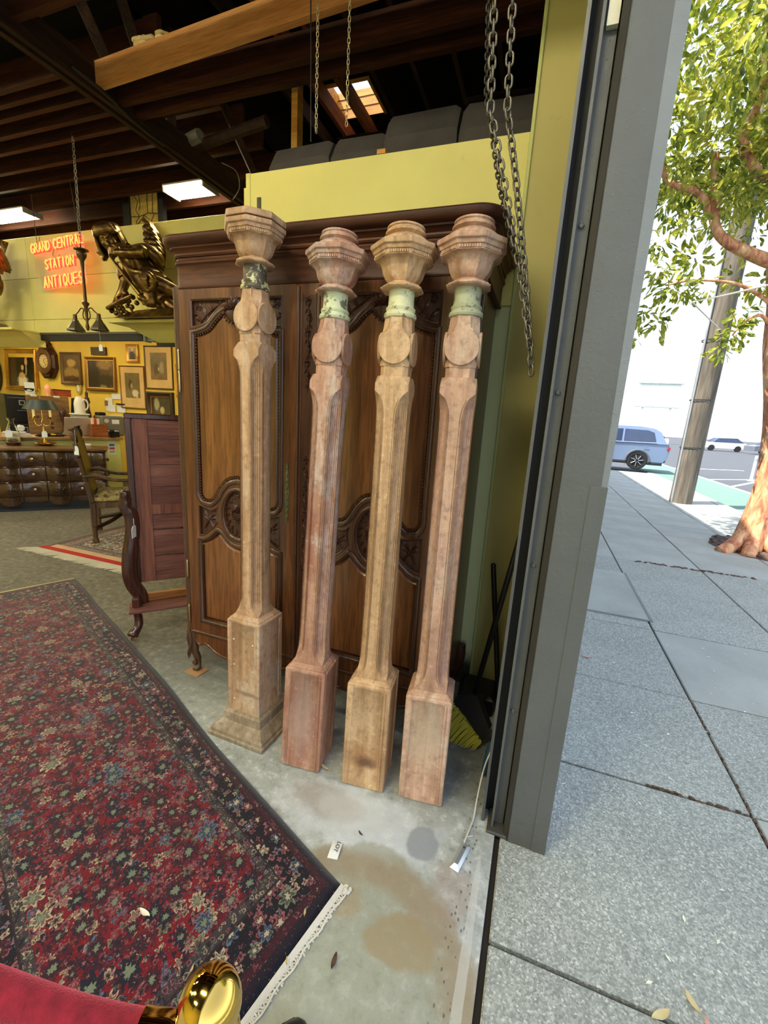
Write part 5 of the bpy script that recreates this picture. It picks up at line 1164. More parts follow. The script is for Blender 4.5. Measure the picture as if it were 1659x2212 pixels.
dk2 = tag(MB().b2((0,0,0),(.2,.05,1.2),None,.004).obj('leaning_dark_panel', M['blackp']), 'dark panel leaning right of the brown canvas behind the counter', 'case'); dk2.location = (-7.58,5.13,.3); dk2.rotation_euler = (0,radians(6),ca_)  # plain dark panel beside the leaning canvas
wc = thing('wooden_cupboard', 'brown wooden cupboard at the left edge behind the counter', 'cupboard', (-8.75,3.9,0), ca_)
MB().b2((-.4,0,0),(.55,.4,1.38),None,.006).obj('body', M['chest_top'], wc); MB().b2((-.42,-.02,1.38),(.57,.42,1.42),None,.004).obj('top', M['mah'], wc)
rb = thing('red_box', 'reddish wooden box on top of the black filing cabinet', 'box', (-7.98,5.24,1.505), ca_); rb.scale = (.62,.7,.62)
MB().b2((0,0,0),(.42,.22,.17),None,.004).obj('body', wood('red box', srgb(140,54,26), srgb(172,76,40), srgb(190,96,56), .45,.4,'X'), rb); MB().b2((-.01,-.01,.17),(.43,.23,.19),None,.004).obj('lid', M['mah'], rb)
pk = thing('pink_vase', 'pink glass vase on the black filing cabinet', 'vase', (-7.93,5.12,1.505), 0); pk.scale = (.65,.65,.7)
MB().lathe([(0,0),(.05,0),(.045,.05),(.06,.1),(.075,.16),(.06,.22),(.03,.25),(.035,.27),(0,.268)], 16).obj('body', plain('pink glass', srgb(230,150,110), .2, emit=(1,.5,.25,1), est=.12), pk, 60)  # vase given a faint glow of its own by emission
wcard = thing('white_card', 'blank white card propped on the black filing cabinet', 'card', (-8.06,4.93,1.505), ca_-.4)
MB().box((0,0,.1),(.13,.006,.2),RX(.1)).obj('card', tgm, wcard)
cu = thing('glass_bowl', 'small footed glass bowl on the edge of the black filing cabinet', 'bowl', (-7.93,4.84,1.505), 0)
MB().lathe([(0,0),(.04,0),(.01,.01),(.01,.04),(.05,.06),(.07,.1),(.066,.1),(.045,.065),(0,.05)], 16).obj('bowl', M['glass'], cu, 60)
# ================================================= pictures on the yellow wall
K = 6/5.5
def ww(x, z): return x*K, 1.5+(z-1.5)*K
gilt = plain('gilt frame', srgb(190,140,62), .35, .6, .5, .4, 60, .3); giltd = plain('dull gold frame', srgb(150,104,50), .4, .5, .5, .3, 60); brn = plain('brown frame', srgb(96,70,40), .45, .1); dkf = plain('dark carved frame', srgb(50,36,22), .45, .1, .5, .6, 50)
def painting(name, stops, spots=(), n=3):
    t = NT(name); v = t.co(); c = t.ramp(t.noise(v, n, 5, .6), stops)
    for cc, r, col, k in spots: c = t.mix(t.math('MULTIPLY', t.spot(v, (cc[0],0,cc[1]), (r[0],9,r[1]), .3, 14, .3), k), c, col)
    return t.B(Base_Color=c, Roughness=.4, Specular_IOR_Level=.3)
def picture(name, label, x, z, w, h, fw, fm, pm, mat_w=0, depth=.04, tilt=0, inner=None):
    X, Z = ww(x, z); w *= K; h *= K
    r = thing(name, label, 'picture', (X,5.995,Z), 0, 'pictures on the yellow wall'); r.rotation_euler = (radians(-tilt),0,0)
    fr = MB(); rc = [(-w/2,-h/2),(w/2,-h/2),(w/2,h/2),(-w/2,h/2)]; rc = [(a+(fw/2 if a<0 else -fw/2), b+(fw/2 if b<0 else -fw/2)) for a, b in rc]
    f2 = fw/2; fr.sweep(rc, [(-f2,.0),(-f2,depth*.8),(-f2*.4,depth),(f2*.2,depth*.7),(f2,depth*.45),(f2,0)], True)
    fr.obj('frame', fm, r, 40)
    iw, ih = w-2*fw, h-2*fw
    if inner: MB().sweep([(-iw/2,-ih/2),(iw/2,-ih/2),(iw/2,ih/2),(-iw/2,ih/2)], [(-.006,0),(-.006,depth*.5),(.01,depth*.4),(.01,0)], True).obj('slip', inner, r, 40)
    if mat_w:
        MB().b2((-iw/2-.005,-.012,-ih/2-.005),(iw/2+.005,-.004,ih/2+.005)).obj('mount', plain('cream mount', srgb(208,176,120), .8), r)
        a, b = iw/2-mat_w[0], ih/2; MB().b2((-a,-.016,-b+mat_w[2]),(a,-.012,b-mat_w[1])).obj('print', pm, r)
    else: MB().b2((-iw/2-.005,-.012,-ih/2-.005),(iw/2+.005,-.004,ih/2+.005)).obj('canvas', pm, r)
    return r
DK = srgb(40,32,20)
picture('oil_painting', 'gilt framed oil portrait of a couple, woman in white, above the black cabinet', -9.13, 1.94, .86, .72, .07, gilt, painting('couple portrait', [(.3,srgb(36,36,26)),(.7,srgb(66,58,36))], (((-.25,-.0),(.09,.3),srgb(100,76,44),.6),((.2,.02),(.15,.34),srgb(22,20,18),.95),((.13,.17),(.045,.07),srgb(206,160,116),.95),((.13,.0),(.02,.09),srgb(196,190,170),.8),((.02,-.25),(.14,.16),srgb(222,212,182),.95),((.0,-.1),(.07,.06),srgb(208,166,120),.9),((.02,.05),(.04,.06),srgb(214,170,124),.95),((.02,.12),(.05,.03),srgb(44,30,20),.9))), 0, .06, 4, gilt)
picture('cathedral_print', 'brown framed picture of a pale domed building over a dark ground', -7.83, 1.99, .50, .54, .055, brn, painting('domed view', [(.3,srgb(84,62,36)),(.7,srgb(110,84,50))], (((0,.1),(.11,.07),srgb(196,158,92),.85),((0,-.08),(.2,.1),srgb(170,138,84),.7),((0,-.2),(.2,.07),srgb(58,24,14),.8))), 0, .04, 2, brn)
picture('landscape_painting', 'gilt framed dark mountain landscape painting, third picture from the left', -7.13, 1.91, .70, .55, .05, giltd, painting('mountain landscape', [(.3,srgb(60,44,26)),(.7,srgb(104,80,46))], (((-.2,.0),(.17,.3),srgb(34,20,14),.95),((.0,-.12),(.4,.13),srgb(40,28,18),.8),((.1,.18),(.2,.09),srgb(150,116,66),.7),((.06,-.25),(.1,.06),srgb(150,134,90),.7))), 0, .05, 3, plain('gold slip', srgb(226,196,120), .3, .6))
picture('small_portrait', 'small gilt framed portrait of a figure in black, high on the yellow wall', -6.39, 2.25, .26, .285, .045, gilt, painting('small portrait', [(.3,srgb(150,134,108)),(.7,srgb(176,158,128))], (((0,-.05),(.075,.09),srgb(30,28,30),.95),((.0,.065),(.022,.03),srgb(220,190,150),.9))), 0, .03, 0, plain('pink slip', srgb(222,176,140), .4))
picture('mounted_engraving', 'cream mounted engraving of a rider on a white horse, lower of the two tall prints', -6.43, 1.72, .54, .68, .022, giltd, painting('rider engraving', [(.3,srgb(96,82,56)),(.7,srgb(132,114,78))], (((.06,-.1),(.07,.06),srgb(214,204,172),.9),((.1,-.16),(.02,.05),srgb(206,196,164),.9),((-.05,.05),(.04,.1),srgb(60,44,32),.8),((-.02,.02),(.02,.05),srgb(200,180,150),.6))), (.10,.10,.17), .03, 0)
picture('mounted_engraving', 'cream mounted engraving of a crowd of figures, upper right tall print', -5.85, 2.04, .57, .66, .022, brn, painting('crowd engraving', [(.3,srgb(88,76,56)),(.7,srgb(136,112,80))], (((-.05,-.03),(.05,.1),srgb(66,60,50),.7),((.07,.0),(.05,.09),srgb(176,164,138),.6),((.0,-.02),(.02,.03),srgb(206,194,160),.6))), (.11,.09,.14), .03, 0)
picture('dark_framed_picture', 'dark carved frame with a figure by a window, just above the mirror back', -5.84, 1.44, .54, .46, .085, dkf, painting('interior scene', [(.3,srgb(56,50,36)),(.7,srgb(96,86,60))], (((-.1,.04),(.06,.1),srgb(176,172,140),.7),((.02,-.06),(.05,.06),srgb(196,180,130),.8))), 0, .07, 0, giltd)
picture('gilt_edge_picture', 'sliver of a gilt framed picture beside the wardrobe edge', -5.35, 1.85, .3, .5, .05, gilt, painting('hidden picture', [(.3,DK),(.7,brn.diffuse_color and srgb(90,70,44))]), 0, .04, 0)
def flat_wall(name, label, cat, x, z, w, h, mat, d=.006):
    X, Z = ww(x, z); o = MB().b2((-w*K/2,-d,-h*K/2),(w*K/2,0,h*K/2),None,.001).obj(name, mat); o.location = (X,5.993,Z); return tag(o, label, cat)
flat_wall('dark_plaque', 'plain dark bronze plaque above the landscape painting', 'plaque', -7.13, 2.28, .34, .125, plain('dark bronze plaque', srgb(62,48,26), .5, .3), .03)
flat_wall('wall_note', 'small pale note taped to the wall under the black beam', 'note', -8.72, 2.36, .07, .07, plain('note', srgb(238,210,140), .7))
for i, (x, z, w, h) in enumerate(((-7.0,1.46,.16,.14),(-6.93,1.36,.14,.12),(-6.82,1.56,.2,.09),(-7.03,1.36,.1,.1))): flat_wall('pinned_paper', ('white sheet pinned left of the clipboard, upper one', 'white sheet pinned behind the printer', 'wide pale card pinned below the landscape painting', 'pale sheet pinned above the laptop')[i], 'paper', x, z, w, h, tgm, .003+.002*i)
flat_wall('photo_card', 'small brown photo card pinned on the white sheet left of the clipboard', 'card', -7.06, 1.44, .07, .09, plain('brown photo', srgb(134,98,72), .5), .012)
cl_ = flat_wall('clipboard', 'white clipboard with a black clip hanging on the wall', 'clipboard', -6.72, 1.37, .18, .14, tgm, .012)
MB().b2((-.1,-.03,.06),(.1,-.008,.085),None,.004).obj('clip', M['blackp'], cl_)
ov = thing('oval_picture', 'dark oval carved frame cut by the left edge of the picture', 'picture', (-9.93*K,5.99,1.5+.38*K), 0)
MB().lathe([(.0,0),(.30,0),(.30,.03),(.26,.05),(.2,.03),(0,.03)], 28, RX(pi/2) @ Matrix.Diagonal((.8,1.35,1,1))).obj('frame', dkf, ov, 50)
X, Z = ww(-8.37, 2.09)
ck = thing('wall_clock', 'octagonal wooden wall clock with a pale round dial and carved crest', 'clock', (X,5.99,Z), 0)
ckw = wood('walnut clock case', srgb(76,48,28), srgb(112,78,48), srgb(136,100,64), .4,.4,'Z')
MB().loft([[(r*(.86 if True else 1)*cos(pi/8+2*pi*k/8), -y, r*1.12*sin(pi/8+2*pi*k/8)) for k in range(8)] for r, y in ((.30,0),(.30,.06),(.26,.1))]).obj('case', M['mah'], ck)
MB().lathe([(.0,.1),(.215,.1),(.22,.12),(.2,.135),(.13,.12),(.125,.105),(0,.105)], 36, RX(pi/2) @ Matrix.Diagonal((1,1.1,1,1))).obj('bezel', ckw, ck, 40)
dl_ = MB().lathe([(0,.107),(.124,.107),(.122,.112),(0,.113)], 32, RX(pi/2)).obj('dial', plain('aged dial', srgb(206,186,136), .5), ck, 40)
for k in range(12): MB().box((0,-.114,.1),(.008 if k%3 else .012,.002,.02),RY(2*pi*k/12)).obj('hour_mark', INK, dl_)
for a, l in ((.6,.07),(2.4,.095)): MB().box((0,-.116,l/2),(.007,.002,l),RY(a)).obj('hand', INK, ck)
cr = MB(); [leaf_c(cr, 0, .27, a, .13, .07, .04) for a in (.5,1.1,1.57,2.05,2.6)]; cr.poly([(-.14,.24),(.14,.24),(.07,.36),(.0,.39),(-.07,.36)], -.06, -.02); cr.obj('crest', M['mah'], ck, 60)
# ================================================= mezzanine: shelves, angels, sign, pendant lamp
M['bronze'] = NT('gilt bronze'); _t = M['bronze']; _v = _t.co(); _n = _t.noise(_v, 9, 5, .6)
M['bronze'] = _t.B(Base_Color=_t.ramp(_n, [(.35, srgb(72,50,30)), (.55, srgb(124,96,48)), (.72, srgb(186,156,84))]), Metallic=.85, Roughness=.36)
UX, UZ, UR = .0066, .0052, .0058
def angel(name, label, loc, flip):
    r = thing(name, label, 'statue', loc, 0, 'bronze angels on the mezzanine shelf')
    s = -1 if flip else 1
    def P(a, b, d=0): return (s*(a-300)*UX, d, (690-b)*UZ)
    def limb_(mb, pts, r0, r1, n=4, seg=10):
        k = n*(len(pts)-1); mb.tube(spline([P(*p) for p in pts], n), [lerp(r0, r1, j/k)*UR for j in range(k+1)], seg)
    def bl(mb, a, b, d, rx, ry, rz): mb.ball(P(a, b, d), (rx*UR, ry*UR, rz*UR), None, 12, 9)
    def fused(mb, nm, vox, it=2, par=None):
        o = mb.obj(nm, M['bronze'], par or r, 180); m = o.modifiers.new('fuse', 'REMESH'); m.mode = 'VOXEL'; m.voxel_size = vox; m.use_smooth_shade = True
        m = o.modifiers.new('smooth', 'SMOOTH'); m.factor = .5; m.iterations = it; return o
    b = MB()                                     # one body: trunk, neck, head with a face, arms with fingers, legs
    limb_(b, [(285,552,.0),(296,572,.02),(312,594,.03),(330,612,.03),(340,622,.03)], 20, 25); limb_(b, [(258,536,-.06),(272,550,-.03),(286,558,0)], 11, 15)
    HC = Vector(P(246,524,-.10)); fw = Vector((.52*s,-.80,-.30)).normalized(); rt = fw.cross(Vector((-.30*s,0,1))).normalized(); uu = rt.cross(fw).normalized()
    def F(u, v, w): return HC+rt*u+uu*v+fw*w
    b.ball(F(0,.01,-.01), (.118,.118,.128), None, 16, 11); b.ball(F(0,-.055,.035), .082, None, 14, 10)
    for q in (-1,1):
        b.ball(F(q*.045,-.035,.072), .040, None, 10, 8); b.ball(F(q*.042,.006,.098), .0165, None, 8, 6)
        b.tube(spline([F(q*.014,.026,.112), F(q*.042,.036,.110), F(q*.075,.018,.086)], 4), .0105, 7)
    b.tube([F(0,.03,.108), F(0,.0,.124), F(0,-.022,.136)], [.010,.0125,.017], 8)
    b.tube(spline([F(-.032,-.056,.104), F(0,-.053,.119), F(.032,-.056,.104)], 4), .0085, 7); b.tube(spline([F(-.026,-.071,.101), F(0,-.071,.115), F(.026,-.071,.101)], 4), .0085, 7)
    b.ball(F(0,-.108,.082), .027, None, 9, 7)
    limb_(b, [(296,550,-.05),(316,552,-.10),(328,560,-.13)], 13, 10); limb_(b, [(328,560,-.13),(306,563,-.2),(284,562,-.23)], 9.5, 6.5)
    limb_(b, [(272,556,.02),(262,580,-.01),(264,606,-.03)], 13, 11); limb_(b, [(264,606,-.03),(262,628,-.07),(255,650,-.11)], 10, 6.5)
    limb_(b, [(336,616,-.08),(352,620,-.14),(372,628,-.12),(392,640,-.05)], 15, 11); limb_(b, [(338,640,.04),(354,655,.02),(378,672,.03),(396,684,.05)], 14, 9)
    for k in range(4): limb_(b, [(252+3*k,650,-.12),(249+3.4*k,660,-.14),(251+3.2*k,668,-.15)], 2.6, 2.0); limb_(b, [(286,555+4*k,-.24),(276,554+4*k,-.27),(271,559+4*k,-.25)], 2.6, 2.0)
    limb_(b, [(264,648,-.10),(270,654,-.13),(270,661,-.14)], 2.8, 2.1); limb_(b, [(290,554,-.23),(281,548,-.25),(274,549,-.25)], 2.8, 2.1)
    fused(b, 'body', .009, 1)
    h = MB()
    h.ball(F(0,.045,-.045), (.132,.125,.118), None, 14, 10)
    for k in range(26):
        a = 2*pi*(k+.5)/26; c_, s_ = sin(a), -cos(a)          # a = 0 at the back of the head
        if -s_ < -.62: h.tube(spline([F(0,.15,-.03), F(c_*.09,.135,.06), F(c_*.13,.085,.092), F(c_*.165,.04,.07)], 4), [.026]*6+[.02]*7, 7); continue
        rr = .135; j = .02*(k % 3)
        h.tube(spline([F(0,.15,-.03), F(c_*rr*.8,.125,s_*rr*.8-.02), F(c_*rr*1.02,.04,s_*rr-.02), F(c_*rr*1.12,-.05,s_*rr*1.05-.02), F(c_*rr*1.05,-.12-j,s_*rr-.02), F(c_*rr*1.2,-.15-j,s_*rr*1.1)], 4), [.027]*8+[.021]*13, 7)
    for u_, v_ in ((-.15,-.14),(-.17,-.09),(.15,-.15),(.17,-.1)): h.ball(F(u_,v_,.0), .032, None, 8, 6)
    fused(h, 'hair', .011, 1)
    w = MB(); rg = []                            # a single broad raised wing
    for k in range(15):
        t_ = k/14; a = lerp(318,281,t_); bb = lerp(572,462,t_); d = lerp(.10,.24,t_); wd2 = (8+22*sin(pi*min(1,.10+.86*t_))**.8)
        rg.append([P(a-wd2*.55, bb+2, d), P(a-wd2*.3, bb, d-.05), P(a, bb+1, d-.06), P(a+wd2*.4, bb+5, d-.05), P(a+wd2*1.0, bb+13, d-.01), P(a+wd2*.5, bb+5, d+.03), P(a-wd2*.2, bb+1, d+.04)])
    w.loft(rg); wo = w.obj('wing', M['bronze'], r, 70)
    ff = MB()
    for row, (q0, q1, n_) in enumerate(((.05,.45,7),(.4,.95,9))):
        for k in range(n_):
            t_ = lerp(.12,.92,k/(n_-1)); a = lerp(318,281,t_); bb = lerp(572,462,t_); d = lerp(.10,.24,t_)-.055; wd2 = (8+22*sin(pi*min(1,.10+.86*t_))**.8)
            limb_(ff, [(a+wd2*(q0-.35),bb+4*q0,d),(a+wd2*lerp(q0,q1,.5),bb+6+6*q0,d-.012),(a+wd2*q1,bb+13+8*q1,d+.03*row)], 4.2, 2.6)
    fused(ff, 'feathers', .011, 3, wo)
    g = MB()                                     # tunic with folds, cape and rolled sleeve
    limb_(g, [(282,552,-.06),(296,574,-.05),(314,598,-.03),(332,620,-.02)], 22, 27); limb_(g, [(296,548,-.02),(318,548,-.04),(334,556,-.02),(338,574,.06)], 14, 9); limb_(g, [(264,572,-.01),(262,588,-.02),(266,602,-.03)], 16, 14)
    limb_(g, [(324,606,-.04),(338,612,-.10),(352,618,-.13)], 24, 20); limb_(g, [(326,622,.02),(340,638,.02),(352,650,.02)], 25, 20); limb_(g, [(318,618,-.06),(332,640,-.09),(336,664,-.09)], 18, 15)
    for k in range(8): limb_(g, [(272+5*k,556+2.5*k,-.15-.01*(k%2)),(288+4.5*k,582+3*k,-.19),(304+4*k,604+2.6*k,-.19),(316+3.6*k,626+2*k,-.17)], 2.2, 3.4)
    for k in range(7): limb_(g, [(312+5*k,628+1.5*k,-.14+.02*k),(322+5*k,648+1.5*k,-.17+.02*k),(330+4*k,664+k,-.17+.025*k)], 3, 4.4)
    limb_(g, [(300,590,-.19),(318,600,-.2),(336,600,-.16),(346,596,-.05)], 4.5, 4.5); limb_(g, [(350,606,-.24),(362,614,-.25),(362,630,-.22),(350,636,-.2)], 4.5, 4.5)
    for k in range(5): bl(g, 326+5*k, 652+3*k, -.2+.03*k, 6, 6, 6)
    fused(g, 'robe', .010, 0)
    fl = MB()
    rf = random.Random(3)
    for _ in range(34): bl(fl, 250+rf.uniform(0,40), 662+rf.uniform(-10,18)-(8 if _%3==0 else 0), -.15+rf.uniform(-.06,.05), *([rf.uniform(2.6,4.2)]*3))
    for x, y, q in ((256,662,5),(264,668,5),(250,672,5),(260,680,5),(270,661,5),(279,652,6),(276,672,5),(286,640,6),(270,684,5),(292,655,5),(302,648,5),(310,660,5),(298,668,5)): bl(fl, x, y, -.16, q, q, q)
    limb_(fl, [(250,672,-.22),(275,662,-.23),(306,646,-.19)], 4, 4); limb_(fl, [(285,660,-.14),(291,675,-.12),(288,688,-.12)], 2.5, 2.5)
    fused(fl, 'flower_garland', .008, 0)
    MB().tube([tuple(F(0,-.062,.125)), P(276,572,-.27), P(300,606,-.25), P(326,646,-.2)], [.007,.011,.018,.026], 10).obj('trumpet', M['bronze'], r, 60)
    MB().loft([[P(262,690,-.2),P(392,690,-.2),P(392,690,.2),P(272,690,.2)],[P(300,672,-.1),P(392,668,-.1),P(392,668,.2),P(300,672,.2)]]).obj('plinth', M['bronze'], r)
    return r
angel('angel_statue', 'bronze winged angel with garland of flowers, left of the wardrobe cornice', (-4.63,4.18,2.445), False)
angel('angel_statue', 'bronze angel cut off by the left edge of the picture', (-7.52,4.18,2.385), True)
for x0, x1, z, lb in ((-5.12,-4.0,2.41,'pale yellow wall shelf under the bronze angel beside the wardrobe'), (-8.4,-6.90,2.35,'pale yellow wall shelf under the left bronze angel')):
    s = thing('wall_shelf', lb, 'shelf', ((x0+x1)/2,4.5,z)); w = (x1-x0)/2
    MB().b2((-w,-.42,0),(w,0,.03),None,.006).obj('shelf_board', M['yellow'], s)
    MB().loft([[(-w*.8,-.3,-.002),(w,-.3,-.002),(w,0,-.002),(-w*.8,0,-.002)],[(-w*.3,-.05,-.17),(w,-.05,-.17),(w,0,-.17),(-w*.3,0,-.17)]]).obj('bracket', M['yellow'], s)
# neon sign on a clear panel
sg = thing('neon_sign', 'red neon sign on a clear panel reading GRAND CENTRAL STATION ANTIQUES', 'sign', (-6.275,4.34,3.22), -.13)
acr = NT('clear acrylic'); acr.B(Base_Color=srgb(236,226,190), Roughness=.15, Alpha=.3)
pth = [(-.56,-.30),(.56,-.30),(.59,-.27),(.57,.27),(.53,.30),(-.56,.30),(-.6,.27),(-.58,-.27)]
MB().poly(pth, .03, .036).obj('clear_panel', acr.m, sg)
neon = plain('lit red neon', srgb(255,120,60), .4, emit=(1,.19,.03,1), est=2.6); nglow = plain('red side of neon tube', srgb(200,30,24), .4, emit=(1,.02,.015,1), est=2.6)
GL = {'A':[[(0,0),(.5,1.5),(1,0)],[(.2,.5),(.8,.5)]],'C':[[(1,1.25),(.6,1.5),(.2,1.3),(0,.75),(.2,.2),(.6,0),(1,.25)]],'D':[[(0,0),(0,1.5),(.55,1.4),(.95,1),(.95,.5),(.55,.1),(0,0)]],'E':[[(1,1.5),(0,1.5),(0,0),(1,0)],[(0,.78),(.8,.78)]],
 'G':[[(1,1.25),(.6,1.5),(.2,1.3),(0,.75),(.2,.2),(.6,0),(1,.2),(1,.65),(.6,.65)]],'I':[[(.5,0),(.5,1.5)]],'L':[[(0,1.5),(0,0),(.95,0)]],'N':[[(0,0),(0,1.5),(1,0),(1,1.5)]],'O':[[(.5,1.5),(.1,1.2),(0,.75),(.1,.3),(.5,0),(.9,.3),(1,.75),(.9,1.2),(.5,1.5)]],
 'Q':[[(.5,1.5),(.1,1.2),(0,.75),(.1,.3),(.5,0),(.9,.3),(1,.75),(.9,1.2),(.5,1.5)],[(.6,.35),(1.05,-.1)]],'R':[[(0,0),(0,1.5),(.6,1.45),(.9,1.15),(.6,.8),(0,.75)],[(.45,.78),(1,0)]],'S':[[(1,1.3),(.6,1.5),(.15,1.35),(.1,1),(.5,.78),(.9,.55),(.9,.2),(.5,0),(0,.2)]],'T':[[(0,1.5),(1,1.5)],[(.5,1.5),(.5,0)]],'U':[[(0,1.5),(0,.4),(.3,.02),(.7,.02),(1,.4),(1,1.5)]]}
for word, x, z, cw, hh in (('GRAND',-.60,.165,.098,.112),('CENTRAL',-.045,.165,.098,.112),('STATION',-.285,-.06,.099,.112),('ANTIQUES',-.36,-.285,.118,.132)):
    wd3 = bpy.data.objects.new('neon_word', None); COL.objects.link(wd3); wd3.parent = sg; wd3.location = (x,0,z)
    for i, c in enumerate(word):
        mb = MB()
        for st2 in GL[c]: mb.tube([(i*cw+p[0]*cw*.68, 0, p[1]/1.5*hh*1.0+.0) for p in st2], .0068, 6)
        mb.obj('letter_tube', neon, wd3, 60)
        mb = MB()
        for st2 in GL[c]: mb.tube([(i*cw+p[0]*cw*.68+.006, .018, p[1]/1.5*hh-.009) for p in st2], .0085, 6)
        mb.obj('back_tube', nglow, wd3, 60)
tb = MB(); tb.tube(spline([(-.08,.02,.17),(-.12,.02,.1),(-.02,.02,.06),(.05,.02,.09)], 5), .004, 5); tb.tube(spline([(-.5,.02,.26),(-.42,.02,.3),(-.40,.02,.36)], 5), .004, 5); tb.tube(spline([(.42,.0,.17),(.5,.02,.1),(.45,.02,.03),(.35,.02,.03)], 5), .006, 5); tb.obj('lead', plain('dark tube lead', srgb(120,86,64), .4), sg, 60)
for x in (-.5,.5): MB().tube([(x,.033,.29),(x*.9,0,.86)], .004, 5).obj('hanger', plain('hanger wire', srgb(70,60,50), .5), sg)
bx2 = MB().b2((.44,.0,.05),(.56,.04,.11),None,.01); bx2.obj('transformer', plain('pale fitting', srgb(206,190,160), .5), sg)
pd = thing('pendant_lamp', 'bronze two-arm hanging lamp on a chain in front of the neon sign', 'lamp', (-4.822,3.6,2.22))
M['obrz'] = plain('old bronze lamp', srgb(96,72,44), .4, .6)
MB().lathe([(0,0),(.012,.01),(.02,.04),(.012,.08),(.014,.15),(.02,.25),(.035,.275),(.036,.285),(.016,.3),(.014,.6),(.02,.7),(.045,.74),(.05,.77),(.04,.79),(.07,.80),(.07,.81),(.01,.815),(0,.9)], 16).obj('stem', M['obrz'], pd, 50)
for s in (-1,1):
    MB().tube(spline([(0,0,.1),(s*.05,0,.14),(s*.045,0,.2),(0,0,.235)], 5), .006, 6).obj('scroll', M['obrz'], pd, 60)
    MB().tube(spline([(0,0,.2),(s*.07,0,.235),(s*.12,0,.2),(s*.175,0,.165)], 6), .006, 6).obj('arm', M['obrz'], pd, 60)
    shd = MB().lathe([(.022,.12),(.03,.115),(.034,.1),(.085,.02),(.09,.0),(.083,.0),(.03,.095)], 8, T(s*.18,0,.0)).obj('shade', plain('smoked glass shade', srgb(88,78,54), .3, 0, .5), pd)
    MB().lathe([(0,.18),(.02,.17),(.022,.12),(0,.12)], 10, T(s*.18,0,0)).obj('socket', M['obrz'], pd, 50)
price_tag(pd, (.2,-.02,-.16), 0, .055, .16)
c = thing('lamp_chain', 'old chain holding the bronze two-arm lamp from a ceiling joist', 'chain', (-4.822,3.6,4.1)); chain(c, [(-4.83,3.62,4.1),(-4.822,3.6,3.1)], .04, .011, .0035, M['chain'], True)
# stained glass panel and fluorescent fittings
gp = thing('stained_glass_panel', 'amber leaded glass panel in a black frame hanging above the mezzanine wall', 'glass panel', (-5.31,4.9,3.78))
amb = plain('amber opal glass', srgb(150,124,44), .35, emit=(.6,.42,.1,1), est=.05, bump=.5, bscale=14, var=.5, vscale=12)  # slight emission stands in for light coming from behind the glass
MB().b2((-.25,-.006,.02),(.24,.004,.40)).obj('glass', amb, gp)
for a, b in (((-.37,-.03,-.1),(-.25,.03,.56)), ((.24,-.03,-.1),(.33,.03,.56)), ((-.25,-.03,.40),(.24,.03,.56)), ((-.25,-.03,-.1),(.24,.03,.02))): MB().b2(a,b).obj('frame_bar', M['blackp'], gp)
ld_ = MB()
for pts in ([(-.25,.13),(-.1,.12),(.05,.15),(.24,.13)], [(-.15,.02),(-.08,.08),(-.02,.13)], [(.08,.02),(.12,.08),(.16,.14)], [(-.02,.13),(.06,.08),(.08,.02)], [(-.1,.12),(-.16,.07),(-.15,.02)], [(-.2,.40),(-.12,.3),(-.16,.2),(-.1,.12)], [(-.1,.4),(-.08,.25),(-.1,.2)], [(.05,.4),(.04,.3),(.05,.15)], [(.14,.4),(.13,.14)]): ld_.tube([(x,-.008,z) for x, z in pts], .005, 5)
ld_.obj('lead_lines', M['blackp'], gp, 60)
MB().tube([(-.3,0,.56),(-.3,0,.74)], .006, 5).obj('hanger', M['blackp'], gp); MB().tube([(.28,0,.56),(.28,0,.74)], .006, 5).obj('hanger', M['blackp'], gp)
tube_m = plain('lit fluorescent diffuser', (1,1,1,1), .4, emit=(1,.90,.62,1), est=48)
def fixture(x0, x1, y, z, label, group='fluorescent fittings'):
    r = thing('fluorescent_light', label, 'light', ((x0+x1)/2,y,z), 0, group); w = (x1-x0)/2
    MB().loft([[(s*w, -.12, .06),(s*w,-.13,.02),(s*w,-.09,.0),(s*w,.09,.0),(s*w,.13,.02),(s*w,.12,.06)] for s in (-.985,.985)]).obj('diffuser', tube_m, r)
    MB().b2((-w,-.14,.055),(w,.14,.075)).obj('housing', plain('white steel housing', srgb(200,196,184), .5), r)
    for s in (-1,1): MB().b2((s*w-.012,-.135,-.002),(s*w+.012,.135,.07),None,.004).obj('end_cap', plain('grey end cap', srgb(160,156,146), .5), r); MB().tube([(s*w*.8,0,.07),(s*w*.8,0,max(.1,4.27-z))], .004, 5).obj('hanger', M['blackp'], r)
fixture(-4.70,-4.10,4.74,4.0,'lit fluorescent fitting to the right of the amber glass panel')
fixture(-8.5,-7.25,4.74,4.0,'lit fluorescent fitting at the left edge, above the neon sign')
warm_m = plain('lit warm strip', (1,1,1,1), .4, emit=(1,.78,.42,1), est=26)  # unseen strips added to brighten the wall under the mezzanine
for i, x in enumerate((-9.4,-7.6,-5.8)):
    wl_ = thing('added_strip', ('added warm strip light above the oval picture, hidden by the black beam','added warm strip light above the landscape painting, hidden by the black beam','added warm strip light above the tall prints, hidden by the black beam')[i], 'light', (x,4.95,2.58), 0, 'added warm strip lights under the mezzanine')
    MB().b2((-.55,-.04,0),(.55,.04,.03)).obj('diffuser', warm_m, wl_); MB().b2((-.57,-.05,.03),(.57,.05,.06)).obj('housing', M['steel'], wl_)
for i, (x, y) in enumerate(((-6.2,1.2),(-9.6,1.2),(-6.2,-1.6),(-9.6,-1.6),(-3.9,-1.2),(-9.5,4.2),(-1.0,-.5),(-2.4,-2.8))):  # unseen fittings added for extra light inside the shop
    fixture(x-.6, x+.6, y, 3.95, 'added fluorescent fitting out of view '+('over the far left aisle','over the left wall aisle','above the near left aisle','in the near left corner','left of the camera','over the mezzanine corner','straight above the leaning posts','behind the camera')[i], 'added fluorescent fittings out of view')
